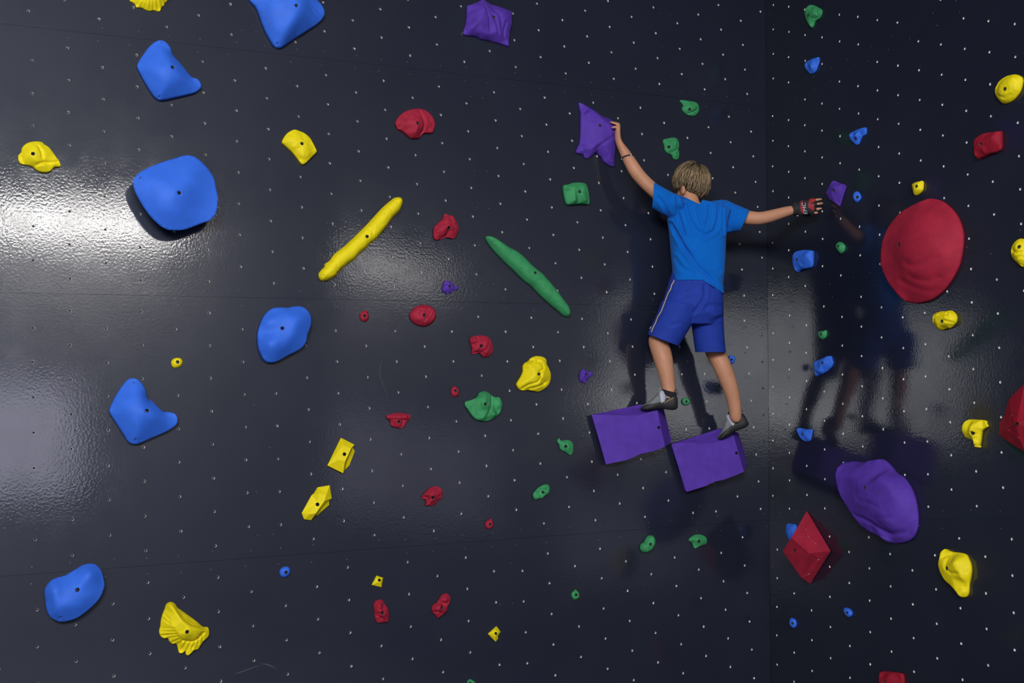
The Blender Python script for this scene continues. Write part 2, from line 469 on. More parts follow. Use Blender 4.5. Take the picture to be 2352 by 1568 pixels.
S = 3.92
def hold(name, wall, color, org, outline, label, H=4.0, lip=1.2, ctrl=(), edges=(), holes=(), pins=(), creases=(), smooth=4,
         facet=False, rough=0.0, scale=S, curve=True, res=30, cat='climbing hold', group=None, slant=None, bumps=(), under=False):
    """outline / ctrl / holes / creases are points of a photograph crop (origin org, zoom scale); heights in cm above the wall.
    Every point is carried back to its own place on (or above) the wall, so the hold has its real size and depth."""
    H, lip = H / 100, lip / 100
    slant = (.5 * H if wall is RIGHT else .12 * H) if slant is None else slant / 100
    px = lambda a, b: (org[0] + a / scale, org[1] + b / scale)
    ol = np.array([(p[0], p[1], (p[2] / 100 if len(p) > 2 else -1)) for p in outline], float)
    if curve and not facet:
        hh = ol[:, 2].copy()
        ol2 = catmull(ol[:, :2], 4)
        h2 = np.array([(hh[i] * (1 - s / 4) + hh[(i + 1) % len(hh)] * s / 4) if hh[i] >= 0 and hh[(i + 1) % len(hh)] >= 0 else max(hh[i], -1) if s == 0 else -1 if (hh[i] < 0) else hh[i] for i in range(len(hh)) for s in range(4)])
        ol = np.column_stack([ol2, h2])
    c0 = px(*ol[:, :2].mean(0))
    lean = wall.lean(*c0) / 1e-3                # uv shift per metre of height, towards where raised points appear
    # orientation & normals on rough uv outline
    base = np.array([wall.uv(*px(p[0], p[1]), 0) for p in ol])
    area = .5 * np.sum(base[:, 0] * np.roll(base[:, 1], -1) - np.roll(base[:, 0], -1) * base[:, 1])
    if area < 0: ol, base = ol[::-1], base[::-1]
    n = len(base)
    T = np.roll(base, -1, 0) - np.roll(base, 1, 0)
    N = np.column_stack([T[:, 1], -T[:, 0]]); N /= np.linalg.norm(N, axis=1)[:, None] + 1e-12
    rim, lips, bases = [], [], []
    for i in range(n):
        s = N[i] @ lean / (np.linalg.norm(lean) + 1e-9)
        if ol[i, 2] >= 0:
            w = ol[i, 2]; q = wall.uv(*px(ol[i, 0], ol[i, 1]), w)
            ins = max(0, -N[i] @ lean) * w * 1.02 + .0
            rim.append(q); lips.append(w); bases.append(q - N[i] * ins)
        elif under:
            q = wall.uv(*px(ol[i, 0], ol[i, 1]), lip); rim.append(q); lips.append(lip); bases.append(q - N[i] * (max(0, -N[i] @ lean) * lip * 1.1 + lip * .12))
        else:
            k = min(max((s + .15) / .4, 0), 1); le = lip + slant * min(max(s, 0), 1) ** .7; w = le * k
            q = wall.uv(*px(ol[i, 0], ol[i, 1]), w); rim.append(q); lips.append(le); bases.append(q)
    rim, lips, bases = np.array(rim), np.array(lips), np.array(bases)
    size = max(np.ptp(rim[:, 0]), np.ptp(rim[:, 1]))
    step = size / res
    if facet: R = np.column_stack([rim, lips, bases])
    else: R = resample(np.column_stack([rim, lips, bases]), step)
    rim2, lips2, base2 = R[:, :2], R[:, 2], R[:, 3:5]
    # coarse control net
    cp = [wall.uv(*px(p[0], p[1]), p[2] / 100) for p in ctrl]; ch = [p[2] / 100 for p in ctrl]
    hz = [(wall.uv(*px(p[0], p[1]), 0), p) for p in holes]
    pts, ed = [tuple(p) for p in rim2], [(i, (i + 1) % len(rim2)) for i in range(len(rim2))]
    if facet:
        base_n = len(pts); pts += [tuple(p) for p in cp]
        ed = ed + [((a if a >= 0 else base_n - 1 - a), (b if b >= 0 else base_n - 1 - b)) for a, b in edges]
        # facet index convention: outline indices >=0 refer to the given outline; negative refer to ctrl (-1 first)
        if area < 0 and edges:
            fl = lambda k: (n - 1 - k) if k < base_n else k
            ed = [(i, (i + 1) % len(rim2)) for i in range(len(rim2))] + [(fl(a) if a < base_n else a, fl(b) if b < base_n else b) for a, b in [((a if a >= 0 else base_n - 1 - a), (b if b >= 0 else base_n - 1 - b)) for a, b in edges]]
        hts = list(lips2) + ch
    # dense samples
    def hcoarse(Q):
        if len(cp) == 0 or facet is False and len(cp) == 0:
            d = np.min([seg_dist(Q, rim2[i], rim2[(i + 1) % len(rim2)]) for i in range(len(rim2))], axis=0)
            t = np.clip(d / max(DM, 1e-9), 0, 1)
            return lip + (H - lip) * np.sqrt(np.maximum(0, 1 - (1 - t) ** 2))
        vv, ee, ff, ov = delaunay_2d_cdt([Vector(p) for p in [tuple(p) for p in rim2] + [tuple(c) for c in cp]], [(i, (i + 1) % len(rim2)) for i in range(len(rim2))] + extra, [], 1, 1e-7)[:4]
        src = list(lips2) + ch
        hv = [src[o[0]] if len(o) else lip for o in ov]
        r = tri_interp([np.array(v_) for v_ in vv], ff, hv, Q)
        r[np.isnan(r)] = lip
        return r
    extra = []
    if facet:
        extra = [e for e in ed if e not in [(i, (i + 1) % len(rim2)) for i in range(len(rim2))]]
    DM = 0
    if len(cp) == 0:
        gx = np.linspace(rim2[:, 0].min(), rim2[:, 0].max(), 24); gy = np.linspace(rim2[:, 1].min(), rim2[:, 1].max(), 24)
        Q = np.array([(a, b) for a in gx for b in gy]); Q = Q[poly_inside(rim2, Q)]
        DM = np.min([seg_dist(Q, rim2[i], rim2[(i + 1) % len(rim2)]) for i in range(len(rim2))], axis=0).max()
    gridpts = []
    if not facet:
        x0, y0 = rim2.min(0); x1, y1 = rim2.max(0); j = 0; y = y0
        while y < y1:
            xs = np.arange(x0 + (step / 2 if j % 2 else 0), x1, step); gridpts += [(x, y) for x in xs]; y += step * .866; j += 1
        Q = np.array(gridpts)
        ok = poly_inside(rim2, Q)
        Q = Q[ok]; d = np.min([seg_dist(Q, rim2[i], rim2[(i + 1) % len(rim2)]) for i in range(len(rim2))], axis=0)
        gridpts = Q[d > step * .45]
    # bolt holes : circles in uv at the surface height of that place
    wells = []
    for p in list(holes) + list(pins):
        r = (p[2] if len(p) > 2 else (.0085 if p in holes else .0035))
        # iterate: height at the hole, then its uv
        hs_ = np.linspace(H * 1.15, .002, 70); Q_ = np.array([wall.uv(*px(p[0], p[1]), w_) for w_ in hs_])
        inn = poly_inside(rim2, Q_); hc_ = np.where(inn, hcoarse(Q_), -1)
        ok_ = np.where(hc_ >= hs_)[0]; k_ = ok_[0] if len(ok_) else 35
        q, hq = Q_[k_], hs_[k_]
        wells.append((q, r, hq, p in holes))
    P2d = [tuple(p) for p in rim2]; E2 = [(i, (i + 1) % len(rim2)) for i in range(len(rim2))]
    if facet:
        P2d += [tuple(c) for c in cp]; E2 += extra
    NW = 12; wr = []
    for q, r, hq, isb in wells:
        k = len(P2d); P2d += [(q[0] + r * math.cos(2 * math.pi * i / NW), q[1] + r * math.sin(2 * math.pi * i / NW)) for i in range(NW)]
        E2 += [(k + i, k + (i + 1) % NW) for i in range(NW)]; wr.append(k)
    for g in gridpts:
        if all((g[0] - q[0]) ** 2 + (g[1] - q[1]) ** 2 > (r + step * .4) ** 2 for q, r, _, _ in wells): P2d.append(tuple(g))
    vv, ee, ff, ov = delaunay_2d_cdt([Vector(p) for p in P2d], E2, [], 1, 1e-8)[:4]
    V2 = np.array([(q.x, q.y) for q in vv]); F = []
    for t in ff:
        c = V2[list(t)].mean(0)
        if any((c[0] - q[0]) ** 2 + (c[1] - q[1]) ** 2 < (r * .97) ** 2 for q, r, _, _ in wells): continue
        F.append(list(t))
    h = hcoarse(V2)
    nr = len(rim2)
    idx_rim = {}
    for k, o in enumerate(ov):
        for s in o:
            if s < nr: idx_rim[s] = k; h[k] = lips2[s]
            elif facet and s < nr + len(cp): h[k] = ch[s - nr]
    fixed = set(idx_rim.values())
    if not facet and smooth:
        A = [[] for _ in V2]
        for t in F:
            for a, b in ((0, 1), (1, 2), (2, 0)): A[t[a]].append(t[b]); A[t[b]].append(t[a])
        src = np.concatenate([[i] * len(a) for i, a in enumerate(A)]).astype(int); dst = np.concatenate([a for a in A]).astype(int)
        deg = np.maximum(np.bincount(src, minlength=len(V2)), 1)
        mk = np.array([i not in fixed for i in range(len(V2))])
        for _ in range(smooth * 3):
            av = np.bincount(src, weights=h[dst], minlength=len(V2)) / deg
            h = np.where(mk, h * .35 + av * .65, h)
    din = np.min([seg_dist(V2, rim2[i], rim2[(i + 1) % nr]) for i in range(nr)], axis=0)
    fade = np.clip(din / (size * .06), 0, 1)
    for cr in creases:
        line, depth, width = cr[0], cr[1] / 100, cr[2] / 1000
        L = [wall.uv(*px(a, b), H * .75) for a, b in line]
        d = np.min([seg_dist(V2, L[i], L[i + 1]) for i in range(len(L) - 1)], axis=0)
        h = h - depth * np.exp(-(d / width) ** 2) * np.clip(fade + .3, 0, 1)
    for b in bumps:
        q = wall.uv(*px(b[0], b[1]), H * .8); d = np.linalg.norm(V2 - q, axis=1); h = h + b[2] / 100 * np.exp(-(d / (b[3] / 1000)) ** 2)
    if rough:
        sd = hash(label) % 97
        nz = np.array([noise.fractal(Vector((p[0] * 45 + sd, p[1] * 45, h_ * 45)), .8, 2.1, 4) for p, h_ in zip(V2, h)])
        h = h + nz * rough / 100 * fade
    h = np.maximum(h, .0015)
    for k, (q, r, hq, isb) in enumerate(wells):
        ids = [i for i, o in enumerate(ov) if any(wr[k] <= s < wr[k] + NW for s in o)]
        if ids: h[ids] = h[ids] * .4 + np.mean(h[ids]) * .6
    V3 = [wall.at(p, w) for p, w in zip(V2, h)]
    # side skirt down to the wall
    k = len(V3)
    V3 += [wall.at(p, 0.0002) for p in base2]
    for i in range(nr):
        a, b = idx_rim[i], idx_rim[(i + 1) % nr]
        F.append([a, k + i, k + (i + 1) % nr, b])
    F.append([k + nr - 1 - i for i in range(nr)])
    fm = [0] * len(F); bolts = []
    for kk, (q, r, hq, isb) in enumerate(wells):
        ids = [None] * NW
        for i, o in enumerate(ov):
            for s in o:
                if wr[kk] <= s < wr[kk] + NW: ids[s - wr[kk]] = i
        if any(i is None for i in ids): continue
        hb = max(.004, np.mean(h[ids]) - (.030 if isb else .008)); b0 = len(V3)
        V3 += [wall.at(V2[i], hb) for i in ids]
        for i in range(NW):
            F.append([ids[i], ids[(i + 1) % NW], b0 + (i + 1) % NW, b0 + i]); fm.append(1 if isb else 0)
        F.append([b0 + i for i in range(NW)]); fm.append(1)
        bolts.append((wall.at(q, hb), r, isb))
    org3 = wall.at(base2.mean(0), 0)
    o = empty(name, tuple(org3))
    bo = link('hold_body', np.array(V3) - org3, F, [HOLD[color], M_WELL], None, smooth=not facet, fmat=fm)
    bo.parent = o
    fix_normals(bo)
    if facet and cat != 'climbing volume':
        bv = bo.modifiers.new('edge', 'BEVEL'); bv.width = .0012; bv.segments = 2; bv.limit_method = 'ANGLE'; bv.angle_limit = .3
    for p, r, isb in bolts:
        b = bpy.data.objects.new('bolt' if isb else 'set_screw', bolt_mesh('l' if not isb and (cat == 'climbing volume' or name in ('bar_hold', 'wedge_block', 'winged_hold')) else 'm')); COL.objects.link(b); b.parent = o
        Rm = Matrix((wall.u, wall.v, wall.n)).transposed().to_4x4()
        s = r / .0085
        b.matrix_basis = Matrix.Translation(Vector(p - org3)) @ Rm @ Matrix.Diagonal((s, s, 1, 1))
    tag(o, label, cat, group)
    return o

hA, hB, hC, hD, hE, hF, hG, hH = (0, 0), (560, 0), (1000, 0), (1752, 0), (0, 300), (600, 400), (1000, 400), (1752, 300)
hI, hJ, hK, hL, hM, hN, hO, hP = (0, 650), (550, 650), (1000, 750), (1752, 650), (0, 1168), (550, 968), (600, 1168), (1150, 1100)
hQ, hR, hS = (1752, 1000), (1752, 1168), (1300, 200)

FL = 'fluted_hold'
hold(FL, MAIN, 'yellow', hA, [(1165, 0), (1180, 20), (1210, 40), (1225, 70), (1250, 72), (1275, 75), (1320, 98), (1350, 103), (1385, 98), (1420, 108), (1442, 100), (1450, 75), (1475, 55), (1480, 35), (1505, 10),
     (1515, -60), (1490, -170), (1430, -260), (1340, -300), (1240, -250), (1180, -130)], 'yellow fluted hold cut off by the top edge of the picture', H=7, lip=1,
     ctrl=[(1330, -120, 7), (1400, -180, 6), (1260, -160, 6), (1250, 10, 3.5), (1350, 30, 4.5), (1440, 0, 4)], holes=[(1340, -130)],
     creases=[([(1310, -60), (1215, 50)], .7, 4), ([(1320, -60), (1265, 80)], .7, 4), ([(1335, -60), (1310, 90)], .7, 4), ([(1350, -60), (1370, 95)], .7, 4), ([(1370, -60), (1405, 100)], .7, 4), ([(1390, -60), (1450, 70)], .7, 4), ([(1400, -80), (1490, 20)], .6, 4)], res=44)
big_blue = hold('pyramid_hold', MAIN, 'blue', hB, [(45, 0), (60, 30), (110, 90), (150, 200), (190, 300), (235, 380), (270, 430), (310, 442), (345, 430), (450, 360), (560, 290), (650, 230), (700, 180), (728, 130), (725, 90), (700, 40), (665, 0),
     (600, -110), (480, -200), (300, -230), (150, -190), (60, -90)], 'large blue pyramid hold at the top edge with raised lettering on its side', H=13, lip=2.5,
     ctrl=[(520, 20, 13), (480, 130, 13), (420, 250, 11), (350, 360, 7), (305, 395, 5), (200, 100, 7.5), (260, 250, 7), (300, -80, 10), (120, 0, 5), (600, 150, 7), (680, 120, 4.5), (470, -120, 10), (640, 40, 6)],
     holes=[(475, 47)], pins=[(307, 384)], smooth=6, res=46,
     creases=[([(60, 10), (110, 35), (160, 10), (210, -20)], .35, 4), ([(235, -20), (262, 18), (290, 12), (310, -8), (340, 0), (380, 8), (400, -20)], .35, 4), ([(600, 30), (640, 85), (690, 110), (725, 125)], .4, 6), ([(590, -10), (640, 30), (700, 60)], .4, 6)])
for nm, org, ol, cc, hs, pn, lab in (
    ('boomerang_hold', hA, [(1230, 600), (1250, 555), (1300, 480), (1350, 415), (1400, 375), (1440, 362), (1480, 370), (1515, 400), (1540, 440), (1555, 490), (1600, 540), (1650, 600), (1690, 650), (1730, 697), (1770, 705), (1800, 735), (1812, 775), (1800, 805), (1750, 843), (1650, 870), (1550, 893), (1450, 912), (1400, 895), (1360, 850), (1310, 770), (1260, 680), (1235, 630)],
     [(1480, 470, 8), (1530, 520, 9.5), (1560, 600, 11), (1640, 680, 10), (1440, 640, 10.5), (1480, 760, 9.5), (1445, 860, 6), (1300, 590, 6), (1760, 760, 4), (1510, 430, 3.5), (1690, 720, 7)], [(1560, 597)], [(1445, 857), (1460, 387)],
     'blue boomerang-shaped hold in the upper left, notched on its right side'),
    ('boomerang_hold', hI, [(980, 1155), (990, 1115), (1030, 1030), (1080, 950), (1130, 885), (1170, 860), (1205, 855), (1245, 870), (1280, 905), (1310, 960), (1330, 1035), (1370, 1060), (1420, 1110), (1470, 1155), (1520, 1160), (1565, 1170), (1592, 1195), (1600, 1230), (1590, 1270), (1550, 1305), (1480, 1345), (1400, 1380), (1320, 1415), (1250, 1445), (1200, 1452), (1150, 1430), (1110, 1370), (1060, 1290), (1010, 1215)],
     [(1240, 970, 8), (1290, 1040, 9.5), (1330, 1145, 11.5), (1420, 1180, 10), (1180, 1110, 11), (1230, 1280, 10), (1210, 1400, 6), (1060, 1140, 6.5), (1540, 1220, 4), (1275, 930, 3.5), (1470, 1200, 7.5)], [(1330, 1145)], [(1208, 890), (1227, 1405)],
     'blue boomerang-shaped hold below the small yellow button on the left')):
    hold(nm, MAIN, 'blue', org, ol, lab, H=11.5, lip=2.5, ctrl=cc, holes=hs, pins=pn, smooth=9, res=42, group='blue boomerang holds')
hold('nose_hold', MAIN, 'yellow', hA, [(162, 1430), (165, 1400), (190, 1370), (195, 1340), (220, 1305), (260, 1282), (320, 1272), (375, 1278), (400, 1300), (440, 1325), (480, 1375), (510, 1420), (530, 1440), (537, 1465), (548, 1485), (540, 1505), (510, 1508), (480, 1515), (450, 1545), (410, 1557), (360, 1550), (320, 1530), (290, 1505), (240, 1490), (185, 1478), (165, 1450)],
     'yellow twisted hold near the left edge, above the bright glare', H=6, lip=1.5, ctrl=[(290, 1380, 6), (330, 1330, 5.2), (420, 1370, 4), (315, 1440, 5.2), (430, 1440, 3.2), (490, 1470, 3.6), (400, 1510, 3.2), (205, 1445, 2.2)], holes=[(298, 1380)],
     creases=[([(335, 1475), (400, 1455), (480, 1450), (530, 1440)], 1.2, 6), ([(345, 1310), (375, 1360), (385, 1410)], .9, 6), ([(200, 1400), (210, 1450), (290, 1490)], .8, 5)], res=40, smooth=2)
hold('boulder_hold', MAIN, 'blue', hE, [(1195, 470), (1205, 430), (1240, 390), (1290, 355), (1400, 305), (1500, 270), (1600, 240), (1660, 222), (1710, 222), (1760, 238), (1810, 275), (1860, 325), (1905, 385), (1930, 430), (1942, 490), (1955, 550), (1965, 600), (1960, 680), (1945, 740), (1920, 780), (1880, 812), (1800, 840), (1700, 880), (1640, 895), (1560, 898), (1500, 888), (1440, 855), (1370, 790), (1310, 715), (1260, 635), (1215, 550)],
     'largest blue hold, a smooth boulder beside the bright glare', H=20, lip=11, ctrl=[(1620, 540, 20), (1400, 450, 18), (1690, 330, 16), (1800, 450, 15), (1500, 700, 19), (1640, 790, 15), (1860, 620, 11), (1740, 700, 14), (1300, 480, 15)], holes=[(1620, 552)], pins=[(1265, 420)], smooth=16, res=44, under=True)
hold('block_hold', MAIN, 'yellow', hB, [(337, 1285), (345, 1260), (375, 1215), (420, 1180), (460, 1166), (500, 1178), (550, 1200), (595, 1240), (625, 1290), (645, 1330), (657, 1360), (640, 1385), (600, 1425), (560, 1465), (530, 1485), (505, 1475), (480, 1440), (440, 1390), (400, 1350), (350, 1305)],
     'yellow rounded block hold in the upper part, left of the red shell hold', H=5.5, lip=2.2, ctrl=[(470, 1215, 4.6), (530, 1290, 5.5), (575, 1385, 4.8), (410, 1260, 5), (520, 1400, 4.8), (450, 1330, 4.6)], holes=[(527, 1290)],
     creases=[([(375, 1305), (430, 1352), (480, 1392), (515, 1425)], .9, 6)], res=34, rough=.25)
hold('shell_hold', MAIN, 'red', hB, [(1357, 1120), (1362, 1095), (1390, 1055), (1430, 1020), (1480, 993), (1540, 978), (1600, 980), (1650, 1000), (1690, 1035), (1715, 1080), (1722, 1120), (1712, 1165), (1692, 1200), (1650, 1203), (1610, 1207), (1590, 1230), (1565, 1250), (1530, 1252), (1495, 1250), (1460, 1220), (1430, 1195), (1400, 1175), (1380, 1170), (1365, 1140)],
     'red shell-shaped hold, highest of the red holds in the middle', H=6.5, lip=1.8, ctrl=[(1575, 1100, 6.5), (1580, 1010, 4), (1540, 1190, 6), (1450, 1100, 4.6), (1680, 1110, 3.2), (1400, 1110, 3.4)], holes=[(1573, 1105)],
     creases=[([(1600, 1000), (1635, 1080), (1633, 1150), (1605, 1210)], 1.8, 6), ([(1395, 1150), (1430, 1110), (1475, 1055)], .8, 6)], rough=.35, res=38, smooth=2)
hold('pleated_hold', MAIN, 'purple', hC, [(278, 60), (330, 38), (390, 15), (415, 0), (430, -5), (445, 0), (470, 20), (510, 42), (560, 55), (620, 75), (670, 95), (690, 105), (692, 130), (690, 170), (692, 215), (682, 250), (670, 290), (672, 325), (662, 345), (660, 420), (610, 408), (540, 390), (470, 370), (400, 358), (365, 335), (330, 328), (300, 328), (270, 325), (240, 310), (250, 270), (270, 210), (274, 150)],
     'purple pleated hold at the top of the picture', H=9, lip=1.5, ctrl=[(428, 12, 4), (437, 60, 8), (400, 160, 9), (340, 240, 6.5), (275, 312, 2), (530, 150, 7.5), (640, 110, 6), (640, 230, 5), (560, 290, 6.5), (640, 390, 2.5), (480, 330, 5), (420, 290, 6), (350, 305, 3), (310, 120, 4.5), (290, 230, 3.5), (685, 180, 1.5)],
     holes=[(533, 150)], pins=[(288, 262)], creases=[([(450, 60), (485, 180), (505, 270)], .9, 6), ([(460, 50), (545, 180), (580, 290)], .9, 6), ([(560, 80), (600, 180), (610, 280)], .7, 6), ([(655, 190), (635, 250), (640, 300)], 1.2, 7)], smooth=1, rough=.25, res=42, curve=False)
hold('winged_hold', MAIN, 'purple', hC, [(1287, 930, 1), (1297, 920, 1), (1320, 930), (1400, 975), (1470, 1020), (1500, 1045), (1560, 1065), (1605, 1090, 3), (1625, 1115, 5.5), (1622, 1200, 6), (1620, 1300, 6), (1625, 1330, 5), (1618, 1400, 3), (1615, 1500, 1), (1570, 1495, 1), (1530, 1475), (1500, 1450), (1490, 1425), (1460, 1395), (1438, 1375), (1400, 1410), (1360, 1432), (1335, 1425), (1325, 1395), (1300, 1390), (1262, 1380), (1258, 1365), (1275, 1320), (1290, 1300), (1297, 1240), (1300, 1150), (1300, 1040), (1290, 970)],
     'purple winged hold gripped by the climber', H=8, lip=1.5, ctrl=[(1312, 950, 2), (1345, 1000, 5), (1500, 1065, 6.5), (1590, 1110, 7.2), (1600, 1250, 7.5), (1490, 1130, 7.5), (1345, 1150, 6.5), (1500, 1265, 7.5), (1440, 1330, 6), (1320, 1330, 4), (1575, 1430, 4), (1350, 1400, 3), (1540, 1350, 6)],
     holes=[(1490, 1127)], pins=[(1325, 1345), (1580, 1437)], creases=[([(1605, 1225), (1510, 1290), (1440, 1340)], 1.0, 7), ([(1330, 990), (1345, 1150), (1340, 1260)], .5, 7)], smooth=1, rough=.2, res=44, curve=False)
for org, sc, dx, dy, lab in (((1340, 820), 4.9, 0, 0, 'purple wedge block under the left shoe of the climber'), ((1340, 820), 4.9, 1, 0, 'purple wedge block under the right shoe of the climber, nearest the corner')):
    if dx == 0:
        ol = [(95, 648, 3), (380, 588, 1), (650, 530, .6), (905, 580, .6), (950, 760, .5), (990, 925, .5), (975, 972, 2), (918, 1005, 10), (880, 1025, 9.6), (780, 1060, 9), (640, 1090, 8), (560, 1130, 7.3), (480, 1160, 6.6), (380, 1180, 5.5), (255, 1208, 4), (175, 930, 3.5)]
        ct = [(280, 648, 5), (480, 658, 7), (600, 655, 8), (700, 632, 9), (832, 592, 10.5), (872, 790, 10.4), (480, 630, 4.6), (640, 600, 4.6), (760, 575, 5.2), (400, 612, 2.6), (620, 570, 2)]
        eg = [(0, -1), (-1, -2), (-2, -3), (-3, -4), (-4, -5), (-5, -6), (-6, 7), (-5, 3), (0, -7), (-7, -8), (-8, -9), (0, -10), (-10, -11)]
        ho, pn = [(848, 792)], [(173, 700, .004)]
        cr = [([(300, 628), (480, 635), (660, 590)], .7, 6), ([(480, 650), (600, 625), (700, 600)], .7, 6)]
    else:
        ol = [(990, 975, 3), (1260, 895, 1), (1540, 800, .6), (1745, 850, .6), (1800, 1020, .5), (1838, 1180, .5), (1840, 1235, 1), (1808, 1290, 10), (1700, 1335, 9.2), (1580, 1380, 8), (1480, 1400, 7.2), (1380, 1450, 6), (1160, 1518, 4), (1070, 1240, 3.5)]
        ct = [(1160, 960, 5), (1300, 972, 6.2), (1440, 968, 7.5), (1560, 945, 9), (1695, 895, 10.5), (1748, 1085, 10.4), (1330, 938, 4.4), (1480, 908, 4.6), (1600, 872, 5), (1260, 925, 2.6), (1460, 865, 2)]
        eg = [(0, -1), (-1, -2), (-2, -3), (-3, -4), (-4, -5), (-5, -6), (-6, 7), (-5, 3), (0, -7), (-7, -8), (-8, -9), (0, -10), (-10, -11)]
        ho, pn = [(1722, 1080)], [(1050, 1028, .004)]
        cr = [([(1160, 945), (1380, 935), (1560, 870)], .7, 6), ([(1300, 962), (1480, 930), (1620, 885)], .7, 6)]
    nct = len(ct)
    hold('wedge_block', MAIN, 'purple', org, ol, lab, H=10.5, lip=1, ctrl=ct, holes=ho, pins=pn, edges=eg, facet=True, scale=sc, group='purple wedge blocks')
hold('hook_hold', MAIN, 'green', hS, [(1020, 130), (1030, 117), (1060, 117), (1110, 125), (1160, 133), (1190, 155), (1200, 190), (1193, 225), (1170, 250), (1145, 264), (1110, 260), (1070, 240), (1045, 215), (1040, 190), (1050, 170), (1040, 150)],
     'green hooked hold high above the climber, upper of two', H=4.5, lip=1, ctrl=[(1120, 185, 4.5), (1080, 160, 3.4), (1155, 235, 2.4), (1045, 130, 1.8), (1165, 180, 3.5)], holes=[(1122, 197)], creases=[([(1060, 210), (1110, 232), (1180, 205)], .9, 5)], rough=.3, res=30)
hold('hook_hold', MAIN, 'green', hS, [(867, 490), (880, 470), (920, 462), (950, 454), (985, 457), (1010, 480), (1020, 515), (1015, 560), (1022, 600), (1015, 640), (990, 657), (965, 650), (950, 625), (940, 608), (910, 598), (885, 570), (878, 530)],
     'green hooked hold just above the hair of the climber', H=4.5, lip=1, ctrl=[(940, 530, 4.5), (985, 490, 3.4), (985, 610, 3), (905, 500, 3.2), (980, 560, 3.6)], holes=[(940, 533)], creases=[([(900, 575), (950, 590), (1000, 560)], .7, 5)], rough=.3, res=30)
hold('bar_hold', MAIN, 'yellow', hF, [(512, 920), (515, 890), (545, 855), (562, 840), (570, 810), (610, 780), (650, 725), (750, 645), (850, 550), (950, 450), (1050, 340), (1100, 290), (1160, 240), (1200, 212), (1245, 206), (1270, 222), (1275, 255), (1260, 300), (1245, 330), (1190, 385), (1170, 410), (1130, 470), (1080, 530), (1030, 590), (980, 625), (940, 670), (890, 710), (830, 775), (770, 815), (700, 875), (670, 915), (620, 945), (570, 963), (530, 955)],
     'long yellow bar hold slanting up to the right', H=5.5, lip=1.5, holes=[(955, 560)], pins=[(1225, 262), (565, 910)], smooth=1, res=78,
     creases=[(l, .22, 3.2) for l in ([(1095, 290), (1150, 300), (1180, 340), (1175, 400)], [(1010, 410), (1060, 355), (1120, 350), (1140, 390), (1110, 440), (1030, 475)], [(900, 510), (960, 495), (1000, 520), (995, 570), (950, 620)], [(830, 560), (880, 560), (890, 600), (840, 640), (800, 665)], [(700, 740), (790, 720), (810, 760), (760, 805), (710, 795)], [(570, 840), (590, 885), (640, 890), (680, 850), (680, 800)], [(595, 915), (650, 890), (690, 870)], [(1225, 230), (1240, 280)], [(1110, 440), (1170, 400)], [(1010, 475), (1000, 530)])])
hold('bar_hold', MAIN, 'green', hG, [(448, 580), (455, 560), (490, 556), (540, 570), (600, 610), (650, 645), (690, 670), (740, 695), (800, 745), (860, 805), (920, 860), (960, 890), (1010, 945), (1060, 1000), (1110, 1065), (1160, 1135), (1195, 1180), (1215, 1230), (1215, 1270), (1190, 1287), (1150, 1275), (1115, 1245), (1060, 1200), (990, 1140), (920, 1075), (860, 1010), (800, 965), (740, 910), (680, 850), (600, 775), (520, 690), (470, 625)],
     'long green bar hold slanting down to the right', H=5.5, lip=1.2, holes=[(902, 887)], pins=[(537, 607), (1195, 1240)], smooth=1, res=78, rough=.12,
     creases=[(l, .22, 3.2) for l in ([(690, 670), (660, 720), (700, 790)], [(850, 880), (840, 920), (900, 945)], [(890, 990), (920, 955), (980, 970), (1000, 1020), (970, 1055), (920, 1050)], [(1040, 1020), (1050, 1080), (1040, 1140)], [(1020, 1160), (1100, 1150), (1160, 1130)], [(1115, 1245), (1180, 1235), (1205, 1215)], [(530, 690), (580, 690), (600, 650)], [(700, 840), (780, 860), (830, 810)])])
hold('lump_hold', MAIN, 'red', hF, [(1545, 505), (1560, 470), (1600, 430), (1630, 400), (1638, 370), (1658, 355), (1690, 368), (1725, 375), (1750, 410), (1770, 460), (1777, 500), (1765, 540), (1740, 575), (1720, 585), (1690, 578), (1660, 570), (1620, 585), (1580, 595), (1555, 585), (1543, 550)],
     'red pitted hold between the yellow bar and the green bar', H=5.5, lip=1.4, ctrl=[(1690, 460, 5.5), (1665, 400, 4), (1595, 510, 4.6), (1740, 500, 4.2), (1640, 500, 5)], holes=[(1692, 482)], creases=[([(1695, 500), (1685, 540), (1640, 570)], 1.5, 6)], rough=.5, res=34, smooth=2)
hold('block_hold', MAIN, 'green', hG, [(1138, 140), (1142, 110), (1165, 97), (1200, 92), (1240, 78), (1290, 74), (1340, 80), (1360, 95), (1375, 130), (1385, 190), (1390, 240), (1380, 270), (1350, 277), (1290, 272), (1240, 278), (1190, 280), (1168, 268), (1155, 230), (1145, 180)],
     'green square block hold left of the raised arm of the climber', H=5.8, lip=2.4, ctrl=[(1260, 120, 5.6), (1180, 125, 5), (1340, 115, 5.2), (1185, 240, 5.2), (1355, 235, 5.2), (1265, 235, 5.8)], holes=[(1303, 157)], rough=.2, res=34, smooth=2)
def small(name, color, org, ol, hole, lab, H=2.8, wall=MAIN, scale=S, rough=.12, group=None, **k):
    return hold(name, wall, color, org, ol, lab, H=H, lip=k.pop('lip', .7), holes=[hole] if hole else [], scale=scale, rough=rough, res=20, group=group, **k)
